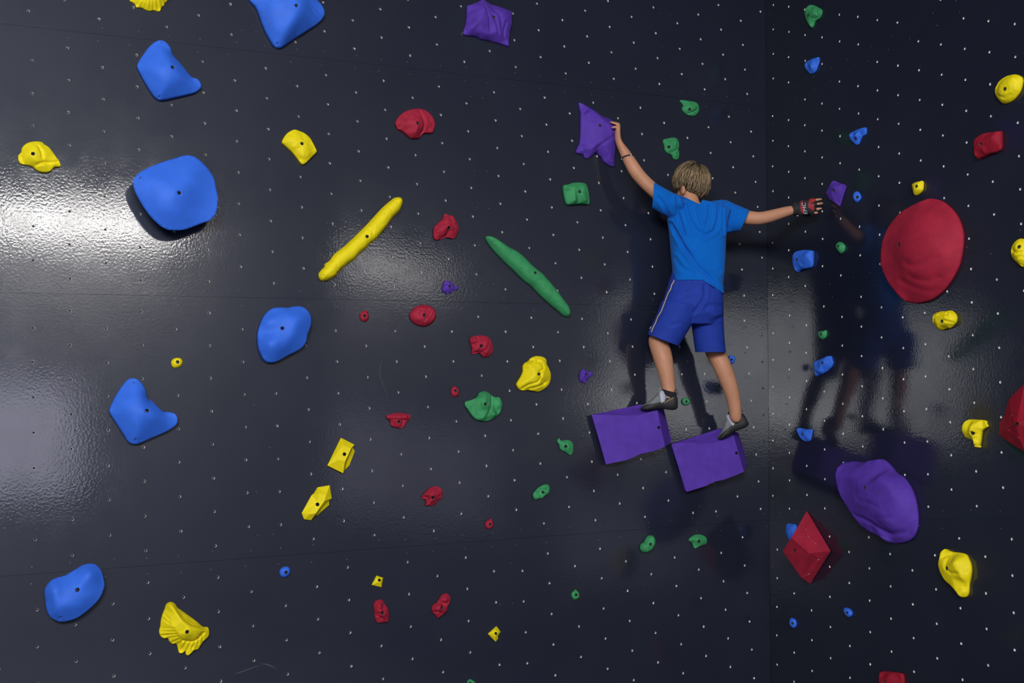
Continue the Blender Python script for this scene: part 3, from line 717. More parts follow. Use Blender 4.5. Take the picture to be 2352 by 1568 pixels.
small('chip_hold', 'purple', hF, [(1625, 1040), (1632, 1000), (1650, 965), (1672, 957), (1700, 965), (1730, 990), (1760, 1010), (1783, 1020), (1760, 1040), (1735, 1045), (1715, 1065), (1690, 1075), (1670, 1087), (1660, 1070), (1635, 1060)], (1707, 1007),
      'small purple pointed chip below the pitted red hold', ctrl=[(1665, 1000, 3.4), (1705, 1005, 3.4), (1755, 1020, 1.8), (1650, 1040, 2.4), (1690, 1045, 2.6)], pins=[(1748, 1022)], rough=.25, smooth=1)
small('foot_chip', 'red', hF, [(885, 1280), (890, 1255), (915, 1235), (930, 1226), (950, 1226), (958, 1240), (968, 1265), (968, 1295), (955, 1318), (930, 1328), (905, 1320), (890, 1300)], (935, 1275), 'tiny red foot chip below the yellow bar hold', group='tiny red foot chips')
hold('disc_hold', MAIN, 'red', hF, [(1332, 1280), (1340, 1245), (1365, 1210), (1400, 1187), (1450, 1175), (1500, 1180), (1545, 1200), (1570, 1240), (1572, 1285), (1555, 1325), (1520, 1355), (1475, 1372), (1430, 1368), (1385, 1350), (1350, 1320)],
     'red oval disc hold in the middle of the wall', H=4.5, lip=1, holes=[(1470, 1270)], rough=.55, res=34, smooth=1, creases=[([(1480, 1300), (1510, 1270), (1530, 1230)], .6, 5)])
hold('lump_hold', MAIN, 'red', hK, [(305, 125), (315, 100), (345, 85), (400, 78), (450, 82), (490, 105), (512, 150), (518, 200), (508, 240), (480, 268), (430, 277), (410, 258), (390, 240), (360, 245), (328, 248), (320, 230), (325, 200), (315, 160)],
     'red hold with deep dimples, up and to the left of the knobbly yellow hold', H=5, lip=1.3, ctrl=[(420, 165, 5), (360, 120, 4.2), (470, 140, 4.2), (465, 235, 4.2), (370, 205, 4)], holes=[(418, 173)],
     creases=[([(320, 165), (360, 150), (390, 130), (385, 100)], .9, 5), ([(335, 245), (380, 222), (410, 245)], 1.2, 5), ([(405, 255), (445, 215), (475, 185)], .9, 5)], rough=.4, res=34, smooth=2)
hold('knobbly_hold', MAIN, 'yellow', hK, [(722, 520), (735, 490), (765, 440), (780, 395), (778, 360), (795, 330), (830, 310), (850, 285), (890, 268), (930, 265), (975, 275), (1000, 300), (1003, 335), (1025, 380), (1040, 430), (1035, 490), (1010, 535), (970, 565), (920, 587), (870, 580), (820, 570), (780, 578), (740, 560)],
     'yellow knobbly hold in the middle of the wall, beside the small purple chip', H=7.5, lip=1.8, ctrl=[(900, 430, 7.5), (850, 340, 5.6), (960, 320, 5), (980, 440, 6.4), (830, 490, 6), (770, 530, 4), (930, 530, 5.4), (900, 300, 4.4)], holes=[(933, 427)],
     creases=[(l, .9, 5) for l in ([(800, 370), (850, 375), (900, 312), (950, 305), (985, 330)], [(830, 320), (870, 300), (910, 290)], [(930, 300), (985, 360), (970, 390), (930, 400)], [(800, 555), (850, 520), (920, 500), (945, 460), (955, 400)], [(830, 562), (900, 548), (950, 530), (1000, 510)], [(940, 470), (990, 500), (1020, 490)])], res=44, smooth=2)
small('chip_hold', 'purple', hK, [(1293, 450), (1297, 415), (1320, 385), (1345, 385), (1370, 400), (1400, 410), (1430, 418), (1405, 445), (1380, 460), (1365, 490), (1345, 508), (1320, 500), (1297, 485)], (1366, 430),
      'small purple pointed chip right of the knobbly yellow hold', ctrl=[(1330, 425, 3.4), (1365, 425, 3.4), (1405, 420, 1.8), (1320, 470, 2.4)], rough=.25, smooth=1)
small('foot_chip', 'red', hK, [(136, 585), (145, 555), (165, 535), (180, 533), (190, 545), (208, 560), (214, 585), (207, 615), (190, 632), (165, 634), (145, 615)], (187, 577), 'tiny red foot chip above the left end of the green bowl hold', group='tiny red foot chips')
hold('bowl_hold', MAIN, 'green', hK, [(258, 690), (265, 675), (285, 670), (330, 655), (370, 630), (383, 600), (410, 587), (445, 580), (480, 595), (510, 620), (540, 635), (575, 635), (595, 665), (605, 700), (598, 740), (575, 785), (530, 825), (480, 845), (430, 853), (380, 845), (345, 825), (310, 785), (285, 745), (262, 715)],
     'green bowl-shaped hold with a raised middle tongue', H=7, lip=1.8, ctrl=[(285, 705, 5), (325, 780, 5.6), (430, 825, 4.6), (540, 795, 5.4), (582, 700, 4.6), (350, 695, 3), (400, 760, 3.2), (535, 730, 3), (450, 630, 6.4), (455, 700, 7), (475, 760, 4.6), (410, 640, 5)], holes=[(457, 697)],
     creases=[([(525, 620), (520, 690), (490, 780)], 1.3, 5), ([(398, 680), (420, 730), (435, 745)], .7, 4)], rough=.25, res=42, smooth=1)
hold('fringed_hold', MAIN, 'red', hJ, [(1320, 1215), (1323, 1190), (1350, 1182), (1390, 1172), (1440, 1167), (1490, 1172), (1530, 1185), (1541, 1205), (1530, 1230), (1510, 1245), (1500, 1270), (1480, 1295), (1440, 1307), (1400, 1298), (1370, 1290), (1357, 1270), (1355, 1245), (1340, 1228)],
     'red mushroom-shaped hold with a grooved underside, left of the green bowl hold', H=4.5, lip=1.2, ctrl=[(1440, 1200, 4.5), (1380, 1210, 4), (1500, 1205, 4), (1440, 1255, 3.2), (1390, 1255, 2.8)], holes=[(1440, 1247)], creases=[(l, .8, 4) for l in ([(1380, 1235), (1385, 1290)], [(1412, 1235), (1415, 1295)], [(1478, 1235), (1470, 1290)], [(1350, 1225), (1420, 1225), (1510, 1232)])], rough=.3, res=34, smooth=2)
hold('crystal_hold', MAIN, 'yellow', hN, [(915, 145, 1.6), (1037, 207, 2.4), (1018, 228, 1.8), (1040, 265, .8), (990, 395, .8), (950, 435, .8), (933, 465, 1.8), (790, 395, 1)],
     'yellow faceted crystal hold, upper of two', H=5, ctrl=[(930, 213, 4.6), (1005, 243, 4.8), (950, 362, 4.6), (893, 343, 4.4), (1012, 250, 2.2), (962, 372, 2)], edges=[(0, -1), (1, -2), (-1, -2), (-2, -3), (-3, -4), (-4, -1), (7, -4), (6, -3), (2, -5), (-5, -6), (-6, 5), (-5, 3)], holes=[(945, 293)], facet=True)
hold('crystal_hold', MAIN, 'yellow', hN, [(705, 590, 1.2), (813, 572, 1.6), (832, 690, 2), (808, 715, 1.2), (808, 750, .8), (705, 843, .8), (680, 845, 1.6), (645, 888, 1.4), (583, 880, 1), (560, 822, 1), (650, 660, 1.2), (670, 645, 1.2)],
     'yellow faceted crystal hold, lower of two', H=5, ctrl=[(713, 652, 4.4), (782, 656, 4.6), (765, 715, 4.8), (688, 825, 4.4), (637, 832, 4.2), (795, 722, 2), (702, 832, 1.8)], edges=[(0, -1), (1, -2), (2, -3), (-1, -2), (-2, -3), (-3, -4), (-4, -5), (8, -5), (7, -4), (3, -6), (-6, -7), (-7, 6)], holes=[(702, 745)], facet=True)
hold('fish_hold', MAIN, 'red', hN, [(1638, 685), (1650, 655), (1680, 620), (1720, 590), (1760, 582), (1800, 590), (1825, 615), (1830, 650), (1820, 690), (1795, 705), (1770, 735), (1735, 755), (1700, 760), (1670, 752), (1678, 730), (1675, 705), (1655, 698)],
     'red hold notched on its left side like an open mouth', H=5, lip=1.2, ctrl=[(1750, 640, 5), (1700, 645, 4.6), (1745, 690, 4.8), (1795, 640, 3.6), (1705, 735, 3.2)], holes=[(1748, 687)], creases=[([(1640, 683), (1690, 675), (1715, 695), (1685, 725)], 1.3, 5)], rough=.35, res=34, smooth=2)
hold('hook_hold', MAIN, 'green', hK, [(1093, 1035), (1100, 1012), (1115, 1003), (1125, 1020), (1150, 1025), (1185, 1020), (1220, 1030), (1238, 1055), (1242, 1090), (1238, 1130), (1215, 1157), (1190, 1145), (1160, 1125), (1135, 1115), (1115, 1090), (1110, 1065)],
     'green hooked hold left of the left purple wedge block', H=3.8, lip=.9, ctrl=[(1180, 1070, 3.8), (1130, 1050, 2.6), (1212, 1115, 2.4), (1110, 1025, 1.6)], holes=[(1183, 1078)], rough=.2, res=28)
hold('cup_hold', MAIN, 'green', hP, [(285, 155), (290, 125), (320, 90), (360, 58), (400, 46), (430, 52), (445, 85), (435, 120), (405, 150), (365, 175), (330, 182), (300, 183)],
     'green oval cup hold with a hollow middle', H=3.6, lip=1.4, ctrl=[(325, 112, 3.2), (370, 72, 3.4), (408, 62, 3.4), (433, 90, 3.4), (405, 135, 3.4), (355, 165, 3.2), (310, 160, 2.8), (350, 130, 1.6), (375, 110, 1.2), (405, 90, 1.6)], holes=[(380, 118)], rough=.1, res=30, smooth=1)
small('foot_chip', 'red', hN, [(2208, 925), (2218, 900), (2240, 885), (2255, 873), (2275, 878), (2280, 900), (2288, 920), (2282, 945), (2260, 965), (2235, 968), (2215, 950)], (2262, 927), 'tiny red foot chip, lowest of the three tiny red ones', group='tiny red foot chips')
hold('ribbed_hold', MAIN, 'green', hP, [(1250, 610), (1260, 580), (1285, 565), (1300, 535), (1320, 510), (1350, 505), (1375, 515), (1390, 555), (1385, 590), (1370, 625), (1340, 652), (1300, 665), (1270, 655), (1253, 635)],
     'green ribbed hold below the left purple wedge block', H=4.6, lip=1.1, holes=[(1352, 587)], creases=[(l, .35, 3) for l in ([(1258, 610), (1300, 625), (1345, 612)], [(1260, 590), (1305, 605), (1340, 595)], [(1258, 632), (1300, 645), (1345, 630)], [(1300, 560), (1335, 545), (1370, 550)])], rough=.12, res=34, smooth=1)
hold('claw_hold', MAIN, 'green', hP, [(1688, 553), (1700, 525), (1740, 502), (1780, 496), (1820, 505), (1850, 525), (1860, 555), (1850, 585), (1820, 595), (1780, 612), (1745, 625), (1730, 605), (1718, 575)],
     'green claw-shaped hold below the right purple wedge block', H=4.4, lip=1, ctrl=[(1790, 540, 4.4), (1730, 540, 3.2), (1830, 555, 3.2), (1748, 600, 2.4)], holes=[(1790, 563)], creases=[([(1700, 560), (1745, 570), (1760, 610)], .8, 5)], rough=.25, res=30)
small('button_hold', 'blue', hN, [(358, 1355), (365, 1330), (390, 1310), (425, 1303), (450, 1315), (460, 1340), (452, 1370), (430, 1395), (400, 1403), (372, 1390)], (422, 1358), 'small blue button hold alone in the lower left', group='small blue button holds')
hold('chip_hold', MAIN, 'yellow', hN, [(1235, 1384, .9), (1296, 1405, .9), (1280, 1490, .8), (1190, 1470, .8)], 'tiny yellow four-sided chip above the lowest red holds', H=2.4, ctrl=[(1245, 1405, 2.4), (1282, 1416, 2.4), (1272, 1450, 2.4), (1238, 1448, 2.2)], edges=[(0, -1), (1, -2), (2, -3), (3, -4), (-1, -2), (-2, -3), (-3, -4), (-4, -1)], holes=[(1260, 1427, .0075)], facet=True)
hold('knuckle_hold', MAIN, 'red', hO, [(1005, 880), (1015, 840), (1040, 820), (1070, 815), (1100, 830), (1115, 865), (1135, 885), (1148, 920), (1152, 970), (1140, 1015), (1110, 1020), (1075, 1025), (1040, 1020), (1020, 985), (1012, 930)],
     'red knuckle-shaped hold directly under the tiny yellow four-sided chip', H=5.5, lip=1.3, ctrl=[(1065, 855, 4.6), (1060, 920, 5.5), (1098, 940, 5.5), (1130, 955, 3.8), (1050, 985, 4.6)], holes=[(1098, 940)], creases=[([(1012, 965), (1060, 968), (1095, 990)], .9, 5), ([(1112, 868), (1100, 902), (1060, 905)], .8, 5)], rough=.35, res=34, smooth=2)
hold('knuckle_hold', MAIN, 'red', hO, [(1527, 895), (1545, 860), (1580, 840), (1600, 800), (1625, 770), (1660, 760), (1690, 775), (1705, 810), (1695, 850), (1680, 880), (1675, 915), (1640, 950), (1600, 980), (1580, 980), (1555, 950), (1535, 925)],
     'red knuckle-shaped hold, right one of the two lowest red holds', H=5.5, lip=1.3, ctrl=[(1655, 810, 4.8), (1620, 880, 5.5), (1570, 900, 4.4), (1600, 945, 3.4)], holes=[(1632, 890)], creases=[([(1555, 932), (1600, 928), (1635, 942)], .9, 5), ([(1600, 835), (1640, 855), (1685, 850)], .7, 5)], rough=.35, res=34, smooth=2)
hold('chip_hold', MAIN, 'yellow', hO, [(2120, 1057, .8), (2156, 1108, .8), (2130, 1150, .8), (2135, 1165, .7), (2112, 1197, .7), (2040, 1125, .7)], 'tiny yellow diamond-shaped chip near the bottom edge', H=2.6, ctrl=[(2110, 1088, 2.4), (2133, 1115, 2.4), (2110, 1150, 2.4), (2085, 1120, 2.2)], edges=[(0, -1), (1, -2), (4, -3), (5, -4), (-1, -2), (-2, -3), (-3, -4), (-4, -1), (2, -2)], holes=[(2112, 1122, .0075)], facet=True)
small('foot_chip', 'green', hO, [(1850, 1568), (1855, 1548), (1875, 1533), (1900, 1538), (1925, 1555), (1932, 1575), (1925, 1605), (1895, 1622), (1865, 1610), (1850, 1590)], (1885, 1576), 'small green hold cut off by the bottom edge of the picture')
small('foot_chip', 'green', hP, [(632, 1045), (638, 1020), (655, 1005), (672, 991), (690, 1005), (708, 1025), (711, 1055), (700, 1075), (675, 1086), (650, 1080)], (685, 1043), 'tiny green drop-shaped foot chip in the lower middle of the wall')
small('button_hold', 'yellow', hI, [(1539, 715), (1550, 690), (1580, 674), (1615, 673), (1640, 690), (1645, 715), (1630, 745), (1600, 762), (1565, 762), (1545, 742)], (1600, 710), 'small yellow button hold on the left, above the blue boomerang', rough=0, H=2.6)
hold('kidney_hold', MAIN, 'blue', hJ, [(152, 490), (160, 430), (185, 350), (215, 295), (260, 250), (310, 225), (370, 218), (430, 222), (480, 212), (540, 208), (590, 225), (625, 260), (645, 310), (645, 370), (630, 420), (612, 465), (605, 510), (590, 550), (550, 590), (490, 625), (420, 660), (350, 700), (300, 718), (250, 718), (210, 695), (180, 640), (160, 580)],
     'blue kidney-shaped hold in the middle left, below the yellow bar', H=11, lip=3, ctrl=[(385, 405, 8.2), (265, 340, 9), (520, 320, 10.5), (270, 560, 11), (480, 470, 9.5), (560, 540, 5), (300, 655, 6.5), (380, 280, 7.5), (380, 560, 9.5)], holes=[(385, 407)], smooth=7, res=42, group='blue kidney holds')
hold('kidney_hold', MAIN, 'blue', hM, [(397, 750), (405, 710), (430, 670), (470, 635), (520, 615), (580, 600), (630, 570), (690, 535), (740, 505), (800, 492), (850, 498), (890, 525), (918, 570), (935, 630), (941, 690), (925, 750), (890, 815), (830, 880), (760, 940), (690, 985), (620, 1008), (550, 1017), (490, 1000), (440, 960), (415, 900), (405, 830)],
     'blue kidney-shaped hold in the lower left corner', H=11, lip=3, ctrl=[(695, 730, 8.5), (475, 715, 11), (800, 580, 11), (570, 700, 7.6), (510, 900, 9.5), (690, 860, 9), (860, 740, 6.5), (640, 800, 9)], holes=[(698, 730)], pins=[(545, 978)], smooth=7, res=42, group='blue kidney holds')
hold(FL, MAIN, 'yellow', hM, [(1430, 1100), (1440, 1060), (1445, 1010), (1460, 950), (1480, 900), (1490, 865), (1515, 842), (1545, 838), (1575, 855), (1600, 890), (1650, 925), (1720, 975), (1780, 1020), (1825, 1060), (1870, 1065), (1885, 1110), (1875, 1150), (1830, 1195), (1800, 1240), (1780, 1265), (1745, 1275), (1715, 1305), (1690, 1320), (1670, 1308), (1665, 1280), (1640, 1300), (1610, 1295), (1600, 1260), (1585, 1215), (1550, 1215), (1520, 1190), (1510, 1165), (1470, 1165), (1440, 1140)],
     'yellow fluted hold near the bottom left, fanned like a shell', H=9, lip=1, ctrl=[(1540, 870, 5.5), (1600, 950, 8), (1640, 1010, 9), (1700, 1060, 9), (1790, 1085, 7), (1855, 1095, 4), (1690, 980, 4), (1770, 1040, 4), (1500, 1000, 4.6), (1560, 1070, 7), (1610, 1130, 7), (1690, 1115, 9), (1760, 1150, 6.4), (1690, 1200, 4), (1640, 1200, 4.4), (1700, 1270, 2.4), (1480, 1110, 3.4)], holes=[(1687, 1110)], res=58, smooth=1,
     creases=[(l, .8, 4) for l in ([(1560, 1080), (1440, 1080)], [(1575, 1105), (1440, 1112)], [(1590, 1130), (1475, 1150)], [(1610, 1150), (1520, 1180)], [(1630, 1170), (1570, 1215)], [(1655, 1190), (1605, 1250)], [(1690, 1205), (1652, 1290)], [(1735, 1200), (1700, 1290)], [(1780, 1170), (1750, 1260)], [(1810, 1140), (1800, 1220)], [(1830, 1115), (1845, 1180)], [(1480, 930), (1530, 1000)], [(1465, 980), (1530, 1030)])] +
             [([(1595, 905), (1650, 985), (1740, 1048), (1830, 1068)], .7, 4), ([(1620, 920), (1680, 985), (1770, 1035)], .6, 4), ([(1650, 1185), (1740, 1200), (1800, 1170), (1850, 1120)], .9, 5)])
small('foot_chip', 'green', (1460, 860), [(890, 530), (895, 490), (920, 460), (970, 453), (1020, 462), (1045, 500), (1042, 545), (1020, 580), (970, 595), (920, 585)], (990, 520, .0075), 'small green hold between the legs of the climber', scale=8.4)
small('button_hold', 'blue', (1440, 600), [(1408, 1340), (1420, 1310), (1455, 1303), (1490, 1320), (1500, 1355), (1490, 1395), (1460, 1418), (1430, 1400), (1412, 1375)], (1455, 1362, .0075), 'small blue button hold peeking out behind the right leg', scale=6.03, H=2.4, group='small blue button holds')

# right wall
R_ = RIGHT
hold('shield_hold', R_, 'green', hD, [(375, 125), (380, 90), (400, 58), (430, 44), (470, 50), (510, 70), (540, 92), (535, 135), (515, 170), (485, 190), (470, 215), (460, 240), (440, 246), (415, 220), (390, 180)],
     'green mask-shaped hold at the top of the right wall', H=4.4, lip=1, ctrl=[(440, 110, 4.4), (405, 130, 4), (440, 185, 3.4), (495, 110, 2.6), (450, 70, 3)], holes=[(403, 140)], creases=[([(430, 90), (470, 95), (480, 140), (440, 165)], .6, 6)], rough=.3, res=32)
small('shark_tooth_hold', 'blue', hD, [(375, 585), (390, 560), (430, 535), (475, 520), (510, 516), (514, 550), (500, 600), (485, 640), (460, 663), (435, 668), (410, 650), (385, 620)], (415, 612), 'blue tooth-shaped hold under the green mask-shaped hold', wall=R_, H=4, ctrl=[(425, 600, 4), (470, 560, 3.2), (450, 630, 3)], rough=.4)
small('shark_tooth_hold', 'blue', hD, [(775, 1225), (785, 1200), (830, 1175), (880, 1155), (930, 1146), (940, 1165), (935, 1210), (910, 1225), (890, 1255), (870, 1300), (845, 1305), (815, 1285), (785, 1255)], (823, 1248), 'blue tooth-shaped hold with a ragged lower right edge', wall=R_, H=4, ctrl=[(830, 1225, 4), (890, 1185, 3.2), (850, 1270, 2.6)], rough=.5)
hold('egg_hold', R_, 'yellow', hD, [(2090, 830), (2095, 790), (2125, 735), (2175, 695), (2230, 675), (2290, 672), (2335, 690), (2350, 720), (2345, 770), (2325, 830), (2280, 890), (2230, 925), (2180, 935), (2140, 915), (2105, 870)], 'yellow egg-shaped hold in the upper right corner', H=5, lip=1, holes=[(2178, 802)], creases=[([(2120, 860), (2170, 880), (2220, 850)], .5, 6)], rough=.2, res=34)
hold('block_hold', R_, 'darkred', hD, [(1897, 1275), (1910, 1250), (1940, 1225), (1990, 1200), (2060, 1190), (2150, 1182), (2166, 1205), (2168, 1280), (2163, 1340), (2130, 1370), (2060, 1390), (2000, 1420), (1955, 1433), (1915, 1410), (1900, 1360)], 'dark red rounded block hold in the upper right, below the yellow egg', H=5.5, lip=2, ctrl=[(1955, 1290, 5.5), (2070, 1225, 5), (2100, 1320, 5), (1965, 1370, 5.2)], holes=[(1953, 1298)], rough=.15, res=34)
hold('plate_hold', R_, 'purple', hH, [(570, 560), (590, 515), (620, 460), (655, 450), (700, 472), (755, 495), (740, 560), (720, 620), (705, 670), (690, 677), (650, 650), (605, 625), (585, 595)], 'purple shield-shaped hold just right of the gloved hand', H=4.5, lip=1, ctrl=[(635, 510, 4.5), (690, 550, 4.2), (680, 620, 3.4), (610, 570, 3.8)], holes=[(632, 540)], pins=[(680, 640)], rough=.1, res=30, smooth=2)
small('button_hold', 'blue', hH, [(808, 600), (815, 565), (840, 547), (865, 550), (885, 580), (888, 610), (870, 640), (850, 648), (825, 635)], (838, 597), 'small blue button hold right of the purple shield-shaped hold', wall=R_, group='small blue button holds')
small('drop_hold', 'yellow', hH, [(1343, 490), (1360, 470), (1400, 458), (1448, 453), (1453, 500), (1445, 540), (1415, 572), (1385, 585), (1360, 570), (1350, 535)], (1378, 500), 'small yellow hold above the huge red dome', wall=R_, H=3.4)
hold('dome_hold', R_, 'red', hH, [(1057, 1180), (1060, 1080), (1075, 990), (1110, 900), (1170, 810), (1240, 735), (1320, 685), (1400, 645), (1460, 622), (1530, 614), (1600, 625), (1660, 655), (1720, 710), (1765, 770), (1800, 850), (1818, 930), (1818, 1010), (1805, 1110), (1785, 1200), (1745, 1290), (1690, 1380), (1620, 1460), (1540, 1520), (1470, 1545), (1390, 1555), (1320, 1545), (1250, 1510), (1190, 1450), (1130, 1370), (1090, 1290), (1065, 1230)],
     'huge red oval dome, the largest hold on the right wall', H=13, lip=1.5, slant=7.5, ctrl=[(1213, 1027, 12.5), (1300, 900, 13), (1450, 760, 10), (1300, 1150, 13), (1500, 1000, 11.5), (1400, 1300, 10), (1650, 900, 7), (1650, 1150, 7), (1500, 1450, 5), (1250, 1350, 8), (1140, 1100, 9)], holes=[(1213, 1027)], smooth=16, res=50,
     creases=[([(1300, 1190), (1370, 1218), (1440, 1200), (1500, 1155), (1545, 1130)], 0.6, 14), ([(1300, 1305), (1370, 1338), (1440, 1338), (1505, 1300)], .6, 14), ([(1200, 1340), (1300, 1400), (1400, 1432), (1500, 1420), (1600, 1370)], .5, 14), ([(1540, 1000), (1640, 990), (1720, 960)], .25, 16)])
hold('block_hold', R_, 'blue', hH, [(265, 1160), (270, 1120), (295, 1090), (340, 1080), (380, 1075), (455, 1080), (465, 1100), (465, 1170), (455, 1225), (420, 1240), (370, 1250), (330, 1270), (300, 1265), (280, 1235), (268, 1200)], 'blue rounded block hold on the right wall, beside the corner', H=5, lip=1.8, ctrl=[(305, 1160, 5), (390, 1115, 5), (400, 1200, 5), (320, 1230, 4.6)], holes=[(298, 1162)], rough=.12, res=32)
small('foot_chip', 'green', hH, [(655, 1045), (660, 1020), (685, 1003), (715, 1005), (740, 1025), (747, 1055), (735, 1090), (710, 1107), (685, 1095), (665, 1070)], (673, 1040), 'small green hold left of the huge red dome', wall=R_, H=3)
hold('egg_hold', R_, 'yellow', hH, [(2233, 1095), (2240, 1050), (2265, 1005), (2300, 978), (2340, 972), (2390, 990), (2420, 1050), (2425, 1120), (2400, 1190), (2360, 1225), (2330, 1220), (2290, 1190), (2250, 1145)], 'yellow lump hold cut off by the right edge, right of the huge red dome', H=5, lip=1, holes=[(2303, 1045)], creases=[([(2250, 1080), (2300, 1100), (2350, 1090)], .6, 6), ([(2280, 1150), (2330, 1130), (2360, 1160)], .6, 6)], rough=.25, res=32)
hold('knobbly_hold', R_, 'yellow', hL, [(1527, 325), (1535, 290), (1565, 265), (1610, 255), (1650, 253), (1680, 247), (1715, 250), (1745, 275), (1757, 310), (1752, 350), (1725, 385), (1700, 405), (1660, 412), (1630, 425), (1590, 422), (1560, 395), (1535, 360)], 'yellow knobbly hold under the huge red dome', H=5, lip=1.2, holes=[(1610, 345)], creases=[(l, .7, 5) for l in ([(1640, 335), (1690, 352), (1745, 345)], [(1600, 400), (1660, 380), (1705, 392)], [(1560, 310), (1590, 290), (1650, 280)], [(1650, 258), (1665, 300), (1720, 310)])], rough=.15, res=34, smooth=1)
small('foot_chip', 'green', hL, [(497, 462), (505, 435), (540, 430), (578, 425), (582, 455), (575, 485), (550, 507), (520, 503), (503, 485)], (517, 462), 'tiny green hold above the blue five-sided plate on the right wall', wall=R_, H=2.8)
hold('plate_hold', R_, 'blue', hL, [(460, 710), (530, 680), (575, 658), (625, 657), (635, 690), (643, 720), (630, 755), (590, 795), (550, 820), (490, 840), (470, 832), (462, 780)], 'blue five-sided plate hold in the middle of the right wall', H=4.2, lip=1.2, ctrl=[(520, 715, 4.2), (590, 690, 4), (590, 750, 3.8), (500, 800, 3.8)], holes=[(525, 718)], rough=.05, res=30, smooth=1, curve=False)
small('cup_hold', 'blue', hL, [(305, 1325), (315, 1302), (350, 1305), (400, 1315), (450, 1318), (448, 1360), (435, 1415), (400, 1427), (360, 1415), (325, 1380)], (350, 1362), 'blue half-round cup hold above the red pyramid volume', wall=R_, H=3.8, ctrl=[(350, 1330, 3.4), (420, 1345, 3.4), (385, 1390, 3.6), (370, 1360, 2.2)], rough=.15)
hold('horn_hold', R_, 'yellow', hL, [(1790, 1320), (1800, 1270), (1830, 1238), (1880, 1228), (1950, 1230), (2020, 1238), (2028, 1265), (2040, 1290), (2010, 1310), (1985, 1340), (1978, 1400), (1968, 1460), (1955, 1483), (1915, 1478), (1900, 1450), (1890, 1415), (1860, 1400), (1825, 1385), (1800, 1350)], 'yellow horn-shaped hold with a stem pointing down', H=6, lip=1.4, ctrl=[(1865, 1290, 6), (1960, 1265, 5), (1930, 1370, 4.8), (1935, 1450, 3.6), (1835, 1340, 4.8), (1875, 1350, 5.4)], holes=[(1873, 1350)], rough=.12, res=36, smooth=2)
hold('volume', R_, 'darkred', (2250, 860), [(800, 165, .5), (720, 250, .5), (540, 435, .6), (520, 480, .6), (490, 570, .6), (440, 740, .6), (400, 810, .6), (375, 850, .6), (355, 980, .6), (342, 1080, .6), (480, 1180, 2), (650, 1290, 3), (830, 1392, 4), (1150, 1450, 3), (1300, 1150, .6), (1230, 600, .6), (1000, 220, .6)], 'large dark red faceted volume cut off by the right edge', H=15, scale=7.84, ctrl=[(900, 1050, 15), (900, 600, 11), (640, 900, 8)], edges=[(0, -2), (-2, -1), (12, -1), (9, -3), (-3, -1), (-3, -2), (2, -3)], holes=[(670, 890)], pins=[(575, 725, .005), (525, 993, .005), (705, 1130, .005)], facet=True, cat='climbing volume')
hold('layered_hold', R_, 'purple', hQ, [(648, 370), (655, 320), (680, 275), (720, 250), (780, 240), (850, 234), (920, 240), (960, 228), (1020, 220), (1080, 213), (1120, 228), (1170, 275), (1220, 335), (1280, 375), (1330, 440), (1370, 520), (1395, 610), (1408, 700), (1408, 780), (1395, 860), (1365, 920), (1310, 955), (1250, 968), (1190, 970), (1120, 955), (1040, 905), (960, 865), (890, 820), (840, 765), (790, 700), (740, 620), (690, 530), (665, 450)],
     'large purple layered hold on the right wall', H=11.5, lip=1.5, slant=8.5, ctrl=[(900, 450, 11.5), (1050, 340, 11), (780, 330, 9.5), (1140, 420, 10.5), (1000, 650, 11.5), (850, 600, 10.5), (1120, 790, 9), (970, 730, 9.5), (1230, 600, 8), (1300, 600, 4.5), (1310, 700, 4), (1350, 780, 3), (1300, 880, 3), (1150, 930, 2.6), (1020, 870, 3), (900, 800, 3), (860, 770, 2.6)], holes=[(910, 468)], smooth=3, res=56,
     creases=[([(1190, 390), (1270, 520), (1305, 650), (1280, 780), (1215, 865), (1100, 885), (1030, 850), (960, 790), (890, 745), (810, 722)], 1.2, 9), ([(870, 575), (960, 600), (1060, 640)], .4, 8), ([(1000, 752), (1080, 740), (1160, 742)], .4, 7), ([(1150, 330), (1215, 480), (1240, 620)], .5, 9)], rough=.15)
small('cup_hold', 'blue', hQ, [(203, 850), (210, 810), (230, 790), (270, 795), (300, 798), (312, 830), (300, 890), (275, 925), (245, 940), (225, 920), (208, 885)], None, 'blue hold half hidden behind the red pyramid volume', wall=R_, H=3)
def plane_h(wall, org, scale, A, B, C, d):
    """height above the wall where the plane of three raised points passes the line of sight of d"""
    T = [wall.hit(org[0] + q[0] / scale, org[1] + q[1] / scale, q[2] / 100) for q in (A, B, C)]
    n_ = np.cross(T[1] - T[0], T[2] - T[0]); r = ray(org[0] + d[0] / scale, org[1] + d[1] / scale)
    X = CP + r * ((n_ @ (T[0] - CP)) / (n_ @ r))
    return float((X - wall.o) @ wall.n) * 100
ap, tp_, rt_, bt_ = (418, 1060, 11), (395, 682, .6), (612, 1040, .6), (428, 1332, .6)
h5 = plane_h(R_, hQ, S, ap, tp_, rt_, (258, 918)); h3 = plane_h(R_, hQ, S, ap, rt_, bt_, (345, 1275))
h4 = plane_h(R_, hQ, S, ap, (258, 918, h5), (345, 1275, h3), (180, 1040))
print('pyramid heights', h5, h3, h4)
h5, h3, h4 = [max(.6, q) for q in (h5, h3, h4)]
hold('volume', R_, 'red', hQ, [tp_, rt_, bt_, (345, 1275, h3), (180, 1040, h4), (258, 918, h5)], 'red pyramid-shaped volume beside the corner', H=13, ctrl=[ap], edges=[(1, -1), (3, -1), (5, -1)], holes=[(290, 1035)], pins=[(390, 845, .0045), (407, 912, .0045), (472, 973, .0045), (245, 1058, .0045), (503, 1115, .0045), (424, 1245, .0045)], facet=True, cat='climbing volume')
